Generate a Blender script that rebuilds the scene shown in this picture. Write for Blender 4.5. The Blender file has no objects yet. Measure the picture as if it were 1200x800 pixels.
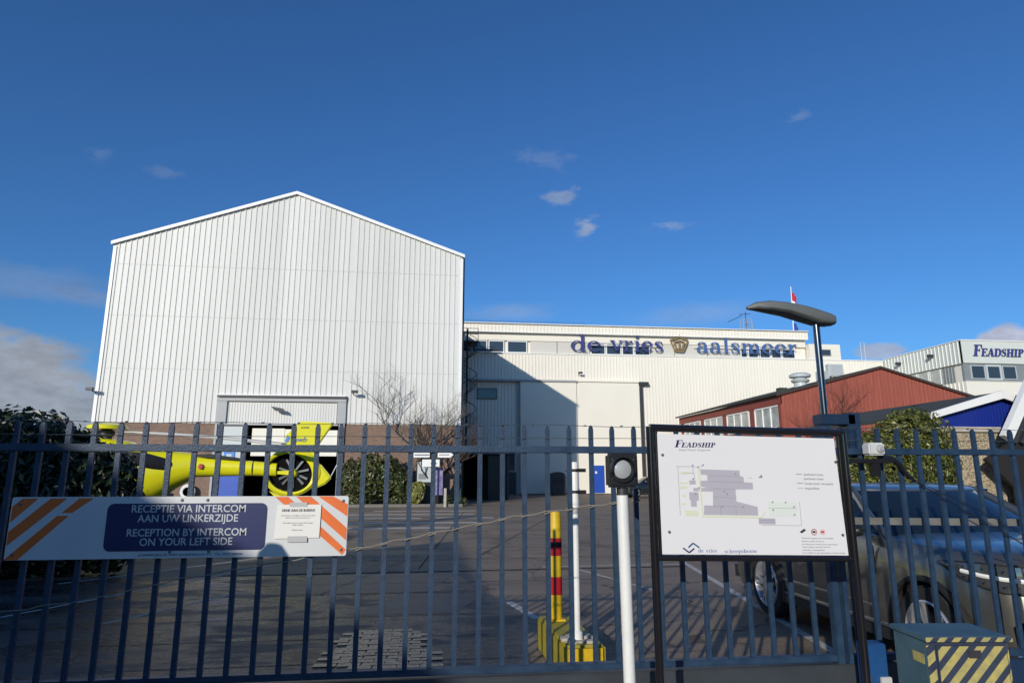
import bpy, bmesh, math, random
from mathutils import Vector, Matrix
R = math.radians
random.seed(7)
S = bpy.context.scene
COL = S.collection

# ------------------------------------------------------------------ camera
cam = bpy.data.cameras.new('camera'); camo = bpy.data.objects.new('camera', cam); COL.objects.link(camo)
cam.sensor_width = 36; cam.lens = 22.98; cam.clip_start = 0.05; cam.clip_end = 3000
camo.location = (0, 0, 1.62); camo.rotation_euler = (R(90 + 11.54), 0, R(-6.8))
S.camera = camo
# ------------------------------------------------------------------ colour management
S.view_settings.view_transform = 'Standard'; S.view_settings.look = 'None'
S.view_settings.exposure = 0.0; S.view_settings.gamma = 1.0
# ------------------------------------------------------------------ sun and sky
EL, HEAD = R(17.3), R(30.0)          # elevation, heading the light travels (clockwise from +Y)
sun = bpy.data.lights.new('sun', 'SUN'); suno = bpy.data.objects.new('sun', sun); COL.objects.link(suno)
sun.energy = 3.6; sun.angle = R(0.55); sun.color = (1.0, 0.93, 0.82)
ld = Vector((math.sin(HEAD) * math.cos(EL), math.cos(HEAD) * math.cos(EL), -math.sin(EL)))
suno.rotation_euler = ld.to_track_quat('-Z', 'Y').to_euler(); suno.location = (-20, -30, 25)
W = bpy.data.worlds.new("World"); S.world = W; W.use_nodes = True
wt = W.node_tree; wt.nodes.clear()
def WN(t, **k):
    n = wt.nodes.new(t)
    for a, b in k.items(): setattr(n, a, b)
    return n
def wl(a, b): wt.links.new(a, b)
def wm(op, a, b=None, c=None, clamp=False):
    n = WN('ShaderNodeMath', operation=op); n.use_clamp = clamp
    for i, v in enumerate((a, b, c)):
        if v is None: continue
        if isinstance(v, (int, float)): n.inputs[i].default_value = v
        else: wl(v, n.inputs[i])
    return n.outputs[0]
sky = WN('ShaderNodeTexSky', sky_type='NISHITA'); sky.sun_disc = False
sky.sun_elevation = EL; sky.sun_rotation = R(180) + HEAD
sky.air_density = 1.0; sky.dust_density = 0.55; sky.ozone_density = 2.6
tc = WN('ShaderNodeTexCoord'); sep = WN('ShaderNodeSeparateXYZ'); wl(tc.outputs['Generated'], sep.inputs[0])
az = wm('ARCTAN2', sep.outputs[0], sep.outputs[1]); el = wm('ARCSINE', sep.outputs[2])
nz = WN('ShaderNodeTexNoise'); nz.inputs['Scale'].default_value = 9; nz.inputs['Detail'].default_value = 7; nz.inputs['Roughness'].default_value = .6
mp = WN('ShaderNodeMapping'); mp.inputs['Scale'].default_value = (1, 1, 2.2); wl(tc.outputs['Generated'], mp.inputs[0]); wl(mp.outputs[0], nz.inputs[0])
nz2 = WN('ShaderNodeTexNoise'); nz2.inputs['Scale'].default_value = 26; nz2.inputs['Detail'].default_value = 6; nz2.inputs['Roughness'].default_value = .62
wl(mp.outputs[0], nz2.inputs[0])
tint = WN('ShaderNodeMix', data_type='RGBA', blend_type='MULTIPLY'); tint.inputs[0].default_value = 1
wl(sky.outputs[0], tint.inputs[6]); tint.inputs[7].default_value = (0.46, 0.90, 1.42, 1)
cur = tint.outputs[2]
# each cloud: azimuth, elevation (deg), radii (deg), softness, opacity, colour, noise weight (big, small)
CLOUDS = [
    (-30.45, 13.48, 8.14, 1.55, 0.8, 0.35, (2.6, 3.4, 5.2), 1.2, 0.8),
    (-26.69, 12.83, 6.33, 1.0, 0.8, 0.35, (2.6, 3.4, 5.2), 1.0, 0.9),
    (-33.64, 2.01, 11.4, 8.67, 0.25, 0.9, (3.7, 4.0, 4.6), 0.7, 0.45),
    (-28.72, 7.59, 3.12, 1.82, 0.7, 0.25, (4.2, 4.2, 4.6), 0.8, 1.0),
    (11.35, 23.91, 1.45, 1.0, 1.0, 0.5, (4.2, 4.9, 6.2), 1.6, 3.6),
    (13.73, 21.39, 1.35, 1.4, 1.0, 0.68, (4.2, 4.9, 6.2), 1.6, 3.6),
    (9.06, 26.99, 3.22, 0.97, 0.9, 0.16, (4.2, 4.9, 6.2), 1.6, 3.6),
    (21.22, 20.99, 2.0, 0.65, 1.0, 0.4, (4.2, 4.9, 6.2), 1.6, 3.6),
    (6.8, 14.08, 5.38, 1.19, 0.9, 0.3, (4.2, 4.9, 6.2), 0.8, 1.2),
    (23.27, 13.38, 7.45, 1.29, 0.9, 0.25, (4.2, 4.9, 6.2), 0.8, 1.2),
    (36.53, 9.27, 2.02, 0.84, 0.5, 0.75, (4.6, 4.9, 6.0), 0.7, 1.0),
    (44.5, 9.18, 2.22, 1.3, 0.35, 0.9, (5.6, 5.7, 6.8), 0.6, 0.8),
    (-27.67, 23.28, 1.34, 0.71, 0.9, 0.12, (4.2, 4.9, 6.2), 1.6, 3.6),
    (-22.86, 22.93, 1.48, 0.62, 0.9, 0.15, (4.2, 4.9, 6.2), 1.6, 3.6),
    (32.44, 27.9, 1.06, 0.56, 0.9, 0.2, (4.2, 4.9, 6.2), 1.6, 3.6),
    (42.53, 5.14, 12.3, 1.8, 0.6, 0.4, (5.2, 5.4, 6.4), 0.7, 0.8)]
def blob(a0, e0, ra, re, soft, op, colr, nw, nw2, cur):
    u = wm('DIVIDE', wm('SUBTRACT', az, R(a0)), R(ra)); v = wm('DIVIDE', wm('SUBTRACT', el, R(e0)), R(re))
    d = wm('SQRT', wm('ADD', wm('MULTIPLY', u, u), wm('MULTIPLY', v, v)))
    d = wm('ADD', d, wm('MULTIPLY', wm('SUBTRACT', nz.outputs[0], .5), nw))
    d = wm('ADD', d, wm('MULTIPLY', wm('SUBTRACT', nz2.outputs[0], .5), nw2))
    mr = WN('ShaderNodeMapRange', interpolation_type='SMOOTHSTEP'); wl(d, mr.inputs[0])
    mr.inputs[1].default_value = 1.0; mr.inputs[2].default_value = 1.0 - soft; mr.inputs[3].default_value = 0; mr.inputs[4].default_value = op
    # light variation inside the cloud
    sh = WN('ShaderNodeMapRange'); wl(nz2.outputs[0], sh.inputs[0])
    sh.inputs[1].default_value = .3; sh.inputs[2].default_value = .7; sh.inputs[3].default_value = .8; sh.inputs[4].default_value = 1.2
    cc = WN('ShaderNodeVectorMath', operation='SCALE'); cc.inputs[0].default_value = colr; wl(sh.outputs[0], cc.inputs['Scale'])
    mx = WN('ShaderNodeMix', data_type='RGBA'); wl(mr.outputs[0], mx.inputs[0]); wl(cur, mx.inputs[6]); wl(cc.outputs[0], mx.inputs[7])
    return mx.outputs[2]
for c_ in CLOUDS: cur = blob(*c_, cur)
bg = WN('ShaderNodeBackground'); bg.inputs[1].default_value = 0.088; wl(cur, bg.inputs[0])
wo = WN('ShaderNodeOutputWorld'); wl(bg.outputs[0], wo.inputs[0])

# ------------------------------------------------------------------ materials
MATS = {}
def mat(name, col, rough=.6, metal=0., var=.0, scale=5., bump=0., bscale=40., spec=.5, coat=0., stretch=(1, 1, 1), col2=None, trans=0.):
    if name in MATS: return MATS[name]
    m = bpy.data.materials.new(name); m.use_nodes = True; nt = m.node_tree; b = nt.nodes['Principled BSDF']
    b.inputs['Base Color'].default_value = (*col, 1); b.inputs['Roughness'].default_value = rough
    b.inputs['Metallic'].default_value = metal; b.inputs['Specular IOR Level'].default_value = spec
    b.inputs['Coat Weight'].default_value = coat; b.inputs['Coat Roughness'].default_value = .06
    b.inputs['Transmission Weight'].default_value = trans
    t = nt.nodes.new('ShaderNodeTexCoord'); mpn = nt.nodes.new('ShaderNodeMapping'); mpn.inputs['Scale'].default_value = stretch
    nt.links.new(t.outputs['Object'], mpn.inputs[0])
    if var or col2:
        n = nt.nodes.new('ShaderNodeTexNoise'); n.inputs['Scale'].default_value = scale; n.inputs['Detail'].default_value = 6; n.inputs['Roughness'].default_value = .62
        nt.links.new(mpn.outputs[0], n.inputs[0])
        r = nt.nodes.new('ShaderNodeValToRGB'); r.color_ramp.elements[0].position = .32; r.color_ramp.elements[1].position = .68
        c2 = col2 or tuple(c * (1 + var) for c in col); c1 = col if col2 else tuple(c * (1 - var) for c in col)
        r.color_ramp.elements[0].color = (*c1, 1); r.color_ramp.elements[1].color = (*c2, 1)
        nt.links.new(n.outputs[0], r.inputs[0]); nt.links.new(r.outputs[0], b.inputs['Base Color'])
    if bump:
        n2 = nt.nodes.new('ShaderNodeTexNoise'); n2.inputs['Scale'].default_value = bscale; n2.inputs['Detail'].default_value = 5
        nt.links.new(mpn.outputs[0], n2.inputs[0])
        bp = nt.nodes.new('ShaderNodeBump'); bp.inputs['Strength'].default_value = bump; bp.inputs['Distance'].default_value = .02
        nt.links.new(n2.outputs[0], bp.inputs['Height']); nt.links.new(bp.outputs[0], b.inputs['Normal'])
    MATS[name] = m; return m
def nodes(m): return m.node_tree, m.node_tree.nodes['Principled BSDF']

M_clad = mat('white cladding', (.62, .612, .585), .5, var=.10, scale=.6, stretch=(1, 1, .06), bump=.05, bscale=3)
M_cream = mat('cream cladding', (.80, .76, .67), .5, var=.035, scale=.3, stretch=(1, 1, .15))
M_creamflat = mat('cream panel', (.80, .76, .66), .55, var=.02, scale=.4)
M_trim = mat('white trim', (.80, .80, .78), .45, var=.03, scale=2)
M_greyframe = mat('grey frame', (.36, .365, .37), .5, var=.05, scale=2)
M_lightgrey = mat('light grey panel', (.50, .54, .55), .45, var=.03, scale=2)
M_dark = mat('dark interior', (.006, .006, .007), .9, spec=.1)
M_black = mat('black plastic', (.012, .012, .014), .4, var=.1, scale=20)
M_charc = mat('charcoal', (.035, .036, .04), .5, var=.15, scale=4)
M_blue = mat('navy gate paint', (.013, .031, .066), .42, scale=9, bump=.25, bscale=120, spec=.35, col2=(.027, .060, .112))
M_bluebox = mat('blue box paint', (.012, .032, .072), .45, var=.12, scale=6, bump=.1, bscale=60)
M_cabblue = mat('cabinet paint', (.045, .10, .14), .5, scale=7, col2=(.075, .145, .185), bump=.12, bscale=50)
M_bright = mat('bright blue', (.018, .075, .42), .4, var=.06, scale=3)
M_cobalt = mat('cobalt cladding', (.006, .022, .22), .45, var=.08, scale=2)
M_lblue = mat('sign blue', (.05, .22, .62), .4)
M_navy = mat('navy print', (.016, .022, .10), .35)
M_navy2 = mat('navy letters', (.045, .05, .20), .4)
M_steelblue = mat('steel blue letters', (.06, .13, .34), .4)
M_gold = mat('bronze crown', (.30, .20, .085), .45, .2)
M_signw = mat('sign white', (.62, .63, .63), .42, var=.05, scale=2.2)
M_panelw = mat('panel white', (.74, .73, .74), .35, var=.012, scale=2)
M_paper = mat('paper', (.78, .77, .72), .7)
M_tape = mat('tape', (.50, .50, .50), .25)
M_orange = mat('orange stripe', (.74, .150, .022), .45, var=.08, scale=6)
M_yellow = mat('safety yellow', (.60, .40, .010), .5, scale=7, var=.16, bump=.15, bscale=30)
M_yellowd = mat('dirty yellow paint', (.40, .32, .02), .6, scale=4, col2=(.26, .22, .03), bump=.3, bscale=25)
M_heli = mat('signal yellow', (.74, .70, .012), .30, coat=.4, var=.02)
M_red = mat('red band', (.42, .012, .02), .45, var=.1, scale=12)
M_white = mat('white paint', (.74, .74, .71), .45, var=.06, scale=8, bump=.05)
M_chrome = mat('polished steel', (.55, .56, .58), .12, 1.0)
M_gloss = mat('glossy black tube', (.012, .011, .013), .13, 0., coat=.5, spec=.6)
M_lamp = mat('lamp grey', (.12, .13, .13), .5, var=.08, scale=12)
M_lens = mat('lens', (.36, .38, .39), .2, spec=.6)
M_glass = mat('window glass', (.035, .05, .065), .07, spec=.8)
M_glassl = mat('bright window glass', (.42, .45, .42), .12, spec=.8, var=.35, scale=1.2)
M_redwood = mat('red boards', (.31, .078, .050), .62, var=.13, scale=1.5, stretch=(4, 4, .4))
M_redtrim = mat('red fascia', (.25, .055, .038), .6, var=.08, scale=3)
M_roof = mat('dark felt roof', (.040, .044, .038), .85, var=.2, scale=1.3, bump=.2)
M_roofg = mat('grey green roof', (.050, .055, .046), .9, var=.15, scale=.8, bump=.2)
M_fgrey = mat('grey corrugated', (.22, .245, .25), .5, var=.05, scale=1)
M_fgreen = mat('pale grey fascia', (.62, .65, .60), .45, var=.03, scale=.5)
M_lwhite = mat('pale cream wall', (.78, .75, .66), .55, var=.02, scale=1)
M_coping = mat('concrete coping', (.42, .39, .33), .85, var=.12, scale=6, bump=.3)
M_bark = mat('pale bark', (.16, .145, .12), .85, var=.3, scale=14, bump=.4)
M_barkd = mat('dark bark', (.055, .036, .025), .85, var=.3, scale=14, bump=.4)
M_twig = mat('red twig', (.07, .028, .018), .8)
M_wire = mat('wire', (.16, .17, .18), .5, .6)
M_rope = mat('rope', (.26, .235, .19), .8)
M_cable = mat('cable', (.010, .012, .018), .45)
M_blade = mat('rotor blade', (.50, .49, .46), .5)
M_tyre = mat('tyre', (.016, .016, .016), .8, bump=.4, bscale=60)
M_rim = mat('rim', (.60, .60, .61), .38, .75)
M_carb = mat('car paint', (.21, .20, .18), .30, .80, coat=.7, var=.03, scale=30)
M_carblk = mat('black car paint', (.010, .011, .014), .2, .2, coat=.9)
M_carblack = mat('car trim', (.016, .016, .017), .55)
M_carglass = mat('car glass', (.008, .014, .022), .04, spec=.9)
M_head = mat('headlight glass', (.10, .108, .115), .06, .5, spec=.9, coat=1)
M_line = mat('road paint', (.58, .56, .52), .7, col2=(.30, .28, .25), scale=13)
M_seam = mat('joint', (.012, .012, .012), .9); M_pale = mat('pale joint', (.15, .145, .135), .8, col2=(.06, .058, .055), scale=6)
M_stone = mat('kerb', (.17, .16, .14), .85, var=.15, scale=8)
M_soil = mat('soil', (.030, .020, .013), .95, bump=.5, var=.3, scale=9)
M_flagr = mat('flag red', (.50, .02, .03), .7); M_flagb = mat('flag blue', (.02, .06, .30), .7)
M_lilac = mat('map lilac', (.44, .42, .475), .5); M_mapy = mat('map yellow', (.66, .69, .50), .5); M_mapg = mat('map green', (.68, .72, .67), .5)
M_text = mat('grey print', (.16, .16, .18), .6); M_textb = mat('black print', (.03, .03, .035), .6)
M_mapl = mat('map line', (.27, .26, .32), .6)
M_teal = mat('teal print', (.015, .10, .22), .4)
M_cam = mat('housing white', (.55, .56, .56), .5)

def leafmat(name, c1, c2, c3):
    m = bpy.data.materials.new(name); m.use_nodes = True; nt, b = nodes(m)
    g = nt.nodes.new('ShaderNodeNewGeometry'); r = nt.nodes.new('ShaderNodeValToRGB')
    r.color_ramp.elements[0].color = (*c1, 1); r.color_ramp.elements[1].color = (*c3, 1)
    e = r.color_ramp.elements.new(.55); e.color = (*c2, 1)
    nt.links.new(g.outputs['Random Per Island'], r.inputs[0]); nt.links.new(r.outputs[0], b.inputs['Base Color'])
    b.inputs['Roughness'].default_value = .38; b.inputs['Specular IOR Level'].default_value = .5
    return m
M_leafd = leafmat('dark evergreen leaf', (.004, .009, .004), (.010, .020, .007), (.035, .055, .014))
M_leafo = leafmat('ivy leaf', (.022, .034, .006), (.085, .10, .018), (.22, .215, .042))
M_leafh = leafmat('hedge leaf', (.018, .028, .009), (.045, .062, .018), (.14, .15, .045))
M_leafy = leafmat('yellow leaf', (.13, .14, .03), (.25, .26, .07), (.38, .36, .12))

# brick wall (far away: bricks under two pixels)
def brickmat(name, c1, c2, mort, sx=.21, sy=.065):
    m = bpy.data.materials.new(name); m.use_nodes = True; nt, b = nodes(m)
    t = nt.nodes.new('ShaderNodeTexCoord'); s = nt.nodes.new('ShaderNodeSeparateXYZ'); nt.links.new(t.outputs['Object'], s.inputs[0])
    a = nt.nodes.new('ShaderNodeMath'); a.operation = 'ADD'; nt.links.new(s.outputs[0], a.inputs[0]); nt.links.new(s.outputs[1], a.inputs[1])
    c = nt.nodes.new('ShaderNodeCombineXYZ'); nt.links.new(a.outputs[0], c.inputs[0]); nt.links.new(s.outputs[2], c.inputs[1])
    br = nt.nodes.new('ShaderNodeTexBrick'); nt.links.new(c.outputs[0], br.inputs[0]); br.inputs['Scale'].default_value = 1
    br.inputs['Brick Width'].default_value = sx; br.inputs['Row Height'].default_value = sy; br.inputs['Mortar Size'].default_value = .007
    br.inputs['Color1'].default_value = (*c1, 1); br.inputs['Color2'].default_value = (*c2, 1); br.inputs['Mortar'].default_value = (*mort, 1)
    n = nt.nodes.new('ShaderNodeTexNoise'); n.inputs['Scale'].default_value = .8; n.inputs['Detail'].default_value = 5
    nt.links.new(t.outputs['Object'], n.inputs[0])
    mr = nt.nodes.new('ShaderNodeMapRange'); mr.inputs[3].default_value = .75; mr.inputs[4].default_value = 1.25; nt.links.new(n.outputs[0], mr.inputs[0])
    mx = nt.nodes.new('ShaderNodeVectorMath'); mx.operation = 'SCALE'; nt.links.new(br.outputs[0], mx.inputs[0]); nt.links.new(mr.outputs[0], mx.inputs['Scale'])
    nt.links.new(mx.outputs[0], b.inputs['Base Color']); b.inputs['Roughness'].default_value = .85
    return m
M_brick = brickmat('brown brick', (.235, .135, .092), (.165, .092, .064), (.25, .21, .175))
# pebble dash
M_peb = bpy.data.materials.new('pebble dash'); M_peb.use_nodes = True; nt, b = nodes(M_peb)
t = nt.nodes.new('ShaderNodeTexCoord'); v = nt.nodes.new('ShaderNodeTexVoronoi'); v.inputs['Scale'].default_value = 38; nt.links.new(t.outputs['Object'], v.inputs[0])
r = nt.nodes.new('ShaderNodeValToRGB'); r.color_ramp.elements[0].color = (.16, .12, .075, 1); r.color_ramp.elements[1].color = (.55, .47, .33, 1)
s_ = nt.nodes.new('ShaderNodeSeparateXYZ'); nt.links.new(v.outputs['Color'], s_.inputs[0]); nt.links.new(s_.outputs[0], r.inputs[0]); nt.links.new(r.outputs[0], b.inputs['Base Color'])
bp = nt.nodes.new('ShaderNodeBump'); bp.inputs['Strength'].default_value = .8; bp.inputs['Distance'].default_value = .02; bp.invert = True
nt.links.new(v.outputs['Distance'], bp.inputs['Height']); nt.links.new(bp.outputs[0], b.inputs['Normal']); b.inputs['Roughness'].default_value = .9
# asphalt
M_asph = bpy.data.materials.new('worn asphalt'); M_asph.use_nodes = True; nt, b = nodes(M_asph)
t = nt.nodes.new('ShaderNodeTexCoord')
n1 = nt.nodes.new('ShaderNodeTexNoise'); n1.inputs['Scale'].default_value = .35; n1.inputs['Detail'].default_value = 7; n1.inputs['Roughness'].default_value = .65
n2 = nt.nodes.new('ShaderNodeTexNoise'); n2.inputs['Scale'].default_value = 55; n2.inputs['Detail'].default_value = 4
mpx = nt.nodes.new('ShaderNodeMapping'); mpx.inputs['Scale'].default_value = (.5, 3.2, 1); nt.links.new(t.outputs['Object'], mpx.inputs[0])
nt.links.new(mpx.outputs[0], n1.inputs[0]); nt.links.new(t.outputs['Object'], n2.inputs[0])
r = nt.nodes.new('ShaderNodeValToRGB'); r.color_ramp.elements[0].position = .34; r.color_ramp.elements[1].position = .66
r.color_ramp.elements[0].color = (.155, .118, .083, 1); r.color_ramp.elements[1].color = (.26, .20, .142, 1); nt.links.new(n1.outputs[0], r.inputs[0])
r2 = nt.nodes.new('ShaderNodeMapRange'); r2.inputs[1].default_value = .25; r2.inputs[2].default_value = .75; r2.inputs[3].default_value = .35; r2.inputs[4].default_value = 1.6; nt.links.new(n2.outputs[0], r2.inputs[0])
mx = nt.nodes.new('ShaderNodeVectorMath'); mx.operation = 'SCALE'; nt.links.new(r.outputs[0], mx.inputs[0]); nt.links.new(r2.outputs[0], mx.inputs['Scale']); vo = nt.nodes.new('ShaderNodeTexVoronoi'); vo.feature = 'DISTANCE_TO_EDGE'; vo.inputs['Scale'].default_value = .33
dn = nt.nodes.new('ShaderNodeTexNoise'); dn.inputs['Scale'].default_value = 1.3; dn.inputs['Detail'].default_value = 6; nt.links.new(t.outputs['Object'], dn.inputs[0])
dm = nt.nodes.new('ShaderNodeVectorMath'); dm.operation = 'MULTIPLY_ADD'; dm.inputs[1].default_value = (1.3, 1.3, 0); nt.links.new(dn.outputs['Color'], dm.inputs[0]); nt.links.new(t.outputs['Object'], dm.inputs[2]); nt.links.new(dm.outputs[0], vo.inputs['Vector'])
cr = nt.nodes.new('ShaderNodeMapRange'); cr.inputs[1].default_value = .002; cr.inputs[2].default_value = .009; cr.inputs[3].default_value = .35; cr.inputs[4].default_value = 1; nt.links.new(vo.outputs['Distance'], cr.inputs[0])
sn = nt.nodes.new('ShaderNodeTexNoise'); sn.inputs['Scale'].default_value = .9; sn.inputs['Detail'].default_value = 4; nt.links.new(t.outputs['Object'], sn.inputs[0])
sm_ = nt.nodes.new('ShaderNodeMapRange'); sm_.inputs[1].default_value = .30; sm_.inputs[2].default_value = .45; sm_.inputs[3].default_value = .5; sm_.inputs[4].default_value = 1; nt.links.new(sn.outputs[0], sm_.inputs[0])
pm = nt.nodes.new('ShaderNodeMath'); pm.operation = 'MULTIPLY'; nt.links.new(cr.outputs[0], pm.inputs[0]); nt.links.new(sm_.outputs[0], pm.inputs[1])
mx2 = nt.nodes.new('ShaderNodeVectorMath'); mx2.operation = 'SCALE'; nt.links.new(mx.outputs[0], mx2.inputs[0]); nt.links.new(pm.outputs[0], mx2.inputs['Scale'])
nt.links.new(mx2.outputs[0], b.inputs['Base Color'])
rr = nt.nodes.new('ShaderNodeMapRange'); rr.inputs[1].default_value = .35; rr.inputs[2].default_value = .65; rr.inputs[3].default_value = .55; rr.inputs[4].default_value = .85; nt.links.new(n1.outputs[0], rr.inputs[0]); nt.links.new(rr.outputs[0], b.inputs['Roughness'])
bp = nt.nodes.new('ShaderNodeBump'); bp.inputs['Strength'].default_value = .5; bp.inputs['Distance'].default_value = .01; nt.links.new(n2.outputs[0], bp.inputs['Height']); nt.links.new(bp.outputs[0], b.inputs['Normal'])
M_paver = mat('damp clinker', (.030, .028, .027), .26, var=.45, scale=5, bump=.7, bscale=14, spec=.7)
M_slab = mat('concrete slab', (.060, .055, .048), .5, var=.35, scale=2.5, bump=.4, bscale=45)

# ------------------------------------------------------------------ mesh helpers
class MB:
    def __init__(s): s.v = []; s.f = []
    def add(s, vs, fs, M=None):
        o = len(s.v); s.v += [tuple(M @ Vector(p)) if M else tuple(p) for p in vs]; s.f += [tuple(i + o for i in q) for q in fs]; return s
    def box(s, x0, x1, y0, y1, z0, z1, M=None):
        return s.add([(x0, y0, z0), (x1, y0, z0), (x1, y1, z0), (x0, y1, z0), (x0, y0, z1), (x1, y0, z1), (x1, y1, z1), (x0, y1, z1)],
                     [(3, 2, 1, 0), (4, 5, 6, 7), (0, 1, 5, 4), (1, 2, 6, 5), (2, 3, 7, 6), (3, 0, 4, 7)], M)
    def prism(s, pts, d0, d1, plane='xz', M=None):
        """extrude the polygon pts: plane xz along y, yz along x, xy along z"""
        n = len(pts)
        def P(p, d): return {'xz': (p[0], d, p[1]), 'yz': (d, p[0], p[1]), 'xy': (p[0], p[1], d)}[plane]
        vs = [P(p, d0) for p in pts] + [P(p, d1) for p in pts]
        return s.add(vs, [tuple(range(n))[::-1], tuple(range(n, 2 * n))] + [(i, (i + 1) % n, n + (i + 1) % n, n + i) for i in range(n)], M)
    def tube(s, pts, r, n=8, r2=None, cap=True):
        pts = [Vector(p) for p in pts]; k = len(pts); o = len(s.v)
        up = Vector((0, 0, 1)); 
        for i, p in enumerate(pts):
            d = (pts[min(i + 1, k - 1)] - pts[max(i - 1, 0)]).normalized()
            a = d.cross(up if abs(d.z) < .95 else Vector((1, 0, 0))).normalized(); b_ = d.cross(a)
            rr = (r[i] if isinstance(r, (list, tuple)) else (r if r2 is None else r + (r2 - r) * i / max(1, k - 1)))
            for j in range(n):
                t = 2 * math.pi * j / n; s.v.append(tuple(p + a * math.cos(t) * rr + b_ * math.sin(t) * rr))
        for i in range(k - 1):
            for j in range(n): s.f.append((o + i * n + j, o + i * n + (j + 1) % n, o + (i + 1) * n + (j + 1) % n, o + (i + 1) * n + j))
        if cap: s.f.append(tuple(o + j for j in range(n))); s.f.append(tuple(o + (k - 1) * n + j for j in range(n))[::-1])
        return s
    def lathe(s, prof, n=20, M=None, axis='z', ring=False):
        vs = []; fs = []
        for (r_, h) in prof:
            for j in range(n):
                t = 2 * math.pi * j / n; a, b_ = r_ * math.cos(t), r_ * math.sin(t)
                vs.append({'z': (a, b_, h), 'y': (a, h, b_), 'x': (h, a, b_)}[axis])
        K = len(prof)
        for i in range(K if ring else K - 1):
            i2 = (i + 1) % K
            for j in range(n): fs.append((i * n + j, i * n + (j + 1) % n, i2 * n + (j + 1) % n, i2 * n + j))
        if not ring: fs.append(tuple(range(n))[::-1]); fs.append(tuple(range((K - 1) * n, K * n)))
        return s.add(vs, fs, M)
    def build(s, name, m, parent=None, loc=None, smooth=False, bevel=0, label=None, cat=None, group=None, kind=None, fix=True):
        me = bpy.data.meshes.new(name); me.from_pydata(s.v, [], s.f)
        if fix or bevel:
            bm = bmesh.new(); bm.from_mesh(me)
            if fix: bmesh.ops.recalc_face_normals(bm, faces=bm.faces)
            if bevel:
                es = [e for e in bm.edges if e.is_manifold and e.calc_face_angle(0) > .6]
                bmesh.ops.bevel(bm, geom=es, offset=bevel, segments=2, affect='EDGES', clamp_overlap=True)
            bm.to_mesh(me); bm.free()
        me.update(); me.materials.append(m)
        if smooth:
            for p in me.polygons: p.use_smooth = True
            try: me.set_sharp_from_angle(angle=R(38))
            except Exception: pass
        o = bpy.data.objects.new(name, me); COL.objects.link(o)
        if parent: o.parent = parent
        if loc: o.location = loc
        tag(o, label, cat, group, kind); return o
def tag(o, label=None, cat=None, group=None, kind=None):
    for k, v_ in (('label', label), ('category', cat), ('group', group), ('kind', kind)):
        if v_: o[k] = v_
    return o
def thing(name, label, cat, loc=(0, 0, 0), rz=0, group=None):
    o = bpy.data.objects.new(name, None); COL.objects.link(o); o.location = loc; o.rotation_euler = (0, 0, rz); o.empty_display_size = .3
    return tag(o, label, cat, group)
def copy_tree(o, parent=None):
    c = o.copy(); COL.objects.link(c); c.parent = parent
    for ch in list(o.children): copy_tree(ch, c)
    return c
def ribs(u0, u1, zb, zt, pitch, depth, P):
    """corrugated sheet between u0 and u1; zb, zt functions of u; P(u, w, z) places a point (w outwards)"""
    vs = []; fs = []; u = u0; seq = []
    while u < u1 - 1e-6:
        for fr, w in ((0, 0), (.66, 0), (.74, 1), (.92, 1)):
            q = u + fr * pitch
            if q <= u1: seq.append((q, w * depth))
        u += pitch
    seq.append((u1, 0))
    for i, (q, w) in enumerate(seq): vs += [P(q, w, zb(q)), P(q, w, zt(q))]
    for i in range(len(seq) - 1): fs.append((2 * i, 2 * i + 2, 2 * i + 3, 2 * i + 1))
    return vs, fs
def lerp(a, b, t): return a + (b - a) * t
def pw(pts):
    def f(x):
        for (x0, y0), (x1, y1) in zip(pts, pts[1:]):
            if x <= x1: return lerp(y0, y1, (x - x0) / (x1 - x0))
        return pts[-1][1]
    return f
# text in the built-in sans face, returned as mesh data (letters stand in the xz plane, facing -y)
def text(name, s, size, loc, m, parent, depth=.0008, align='LEFT', width=None, bold=0., shear=0., rz=0, label=None, ry=0.):
    cu = bpy.data.curves.new('t', 'FONT'); cu.body = s; cu.size = size; cu.extrude = depth; cu.align_x = align; cu.offset = bold; cu.shear = shear; cu.resolution_u = 3
    ob = bpy.data.objects.new('t', cu); COL.objects.link(ob); bpy.context.view_layer.update()
    dg = bpy.context.evaluated_depsgraph_get(); me = bpy.data.meshes.new_from_object(ob.evaluated_get(dg)); bpy.data.objects.remove(ob)
    xs = [v_.co.x for v_ in me.vertices]
    sx = width / (max(xs) - min(xs)) if width else 1
    for v_ in me.vertices: v_.co = Vector((v_.co.x * sx, v_.co.z, v_.co.y))
    me.transform(Matrix.Rotation(ry, 4, 'Y')); me.name = name
    me.materials.clear(); me.materials.append(m)
    o = bpy.data.objects.new(name, me); COL.objects.link(o); o.parent = parent; o.location = loc; o.rotation_euler = (0, 0, rz)
    tag(o, label); return o
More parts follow.
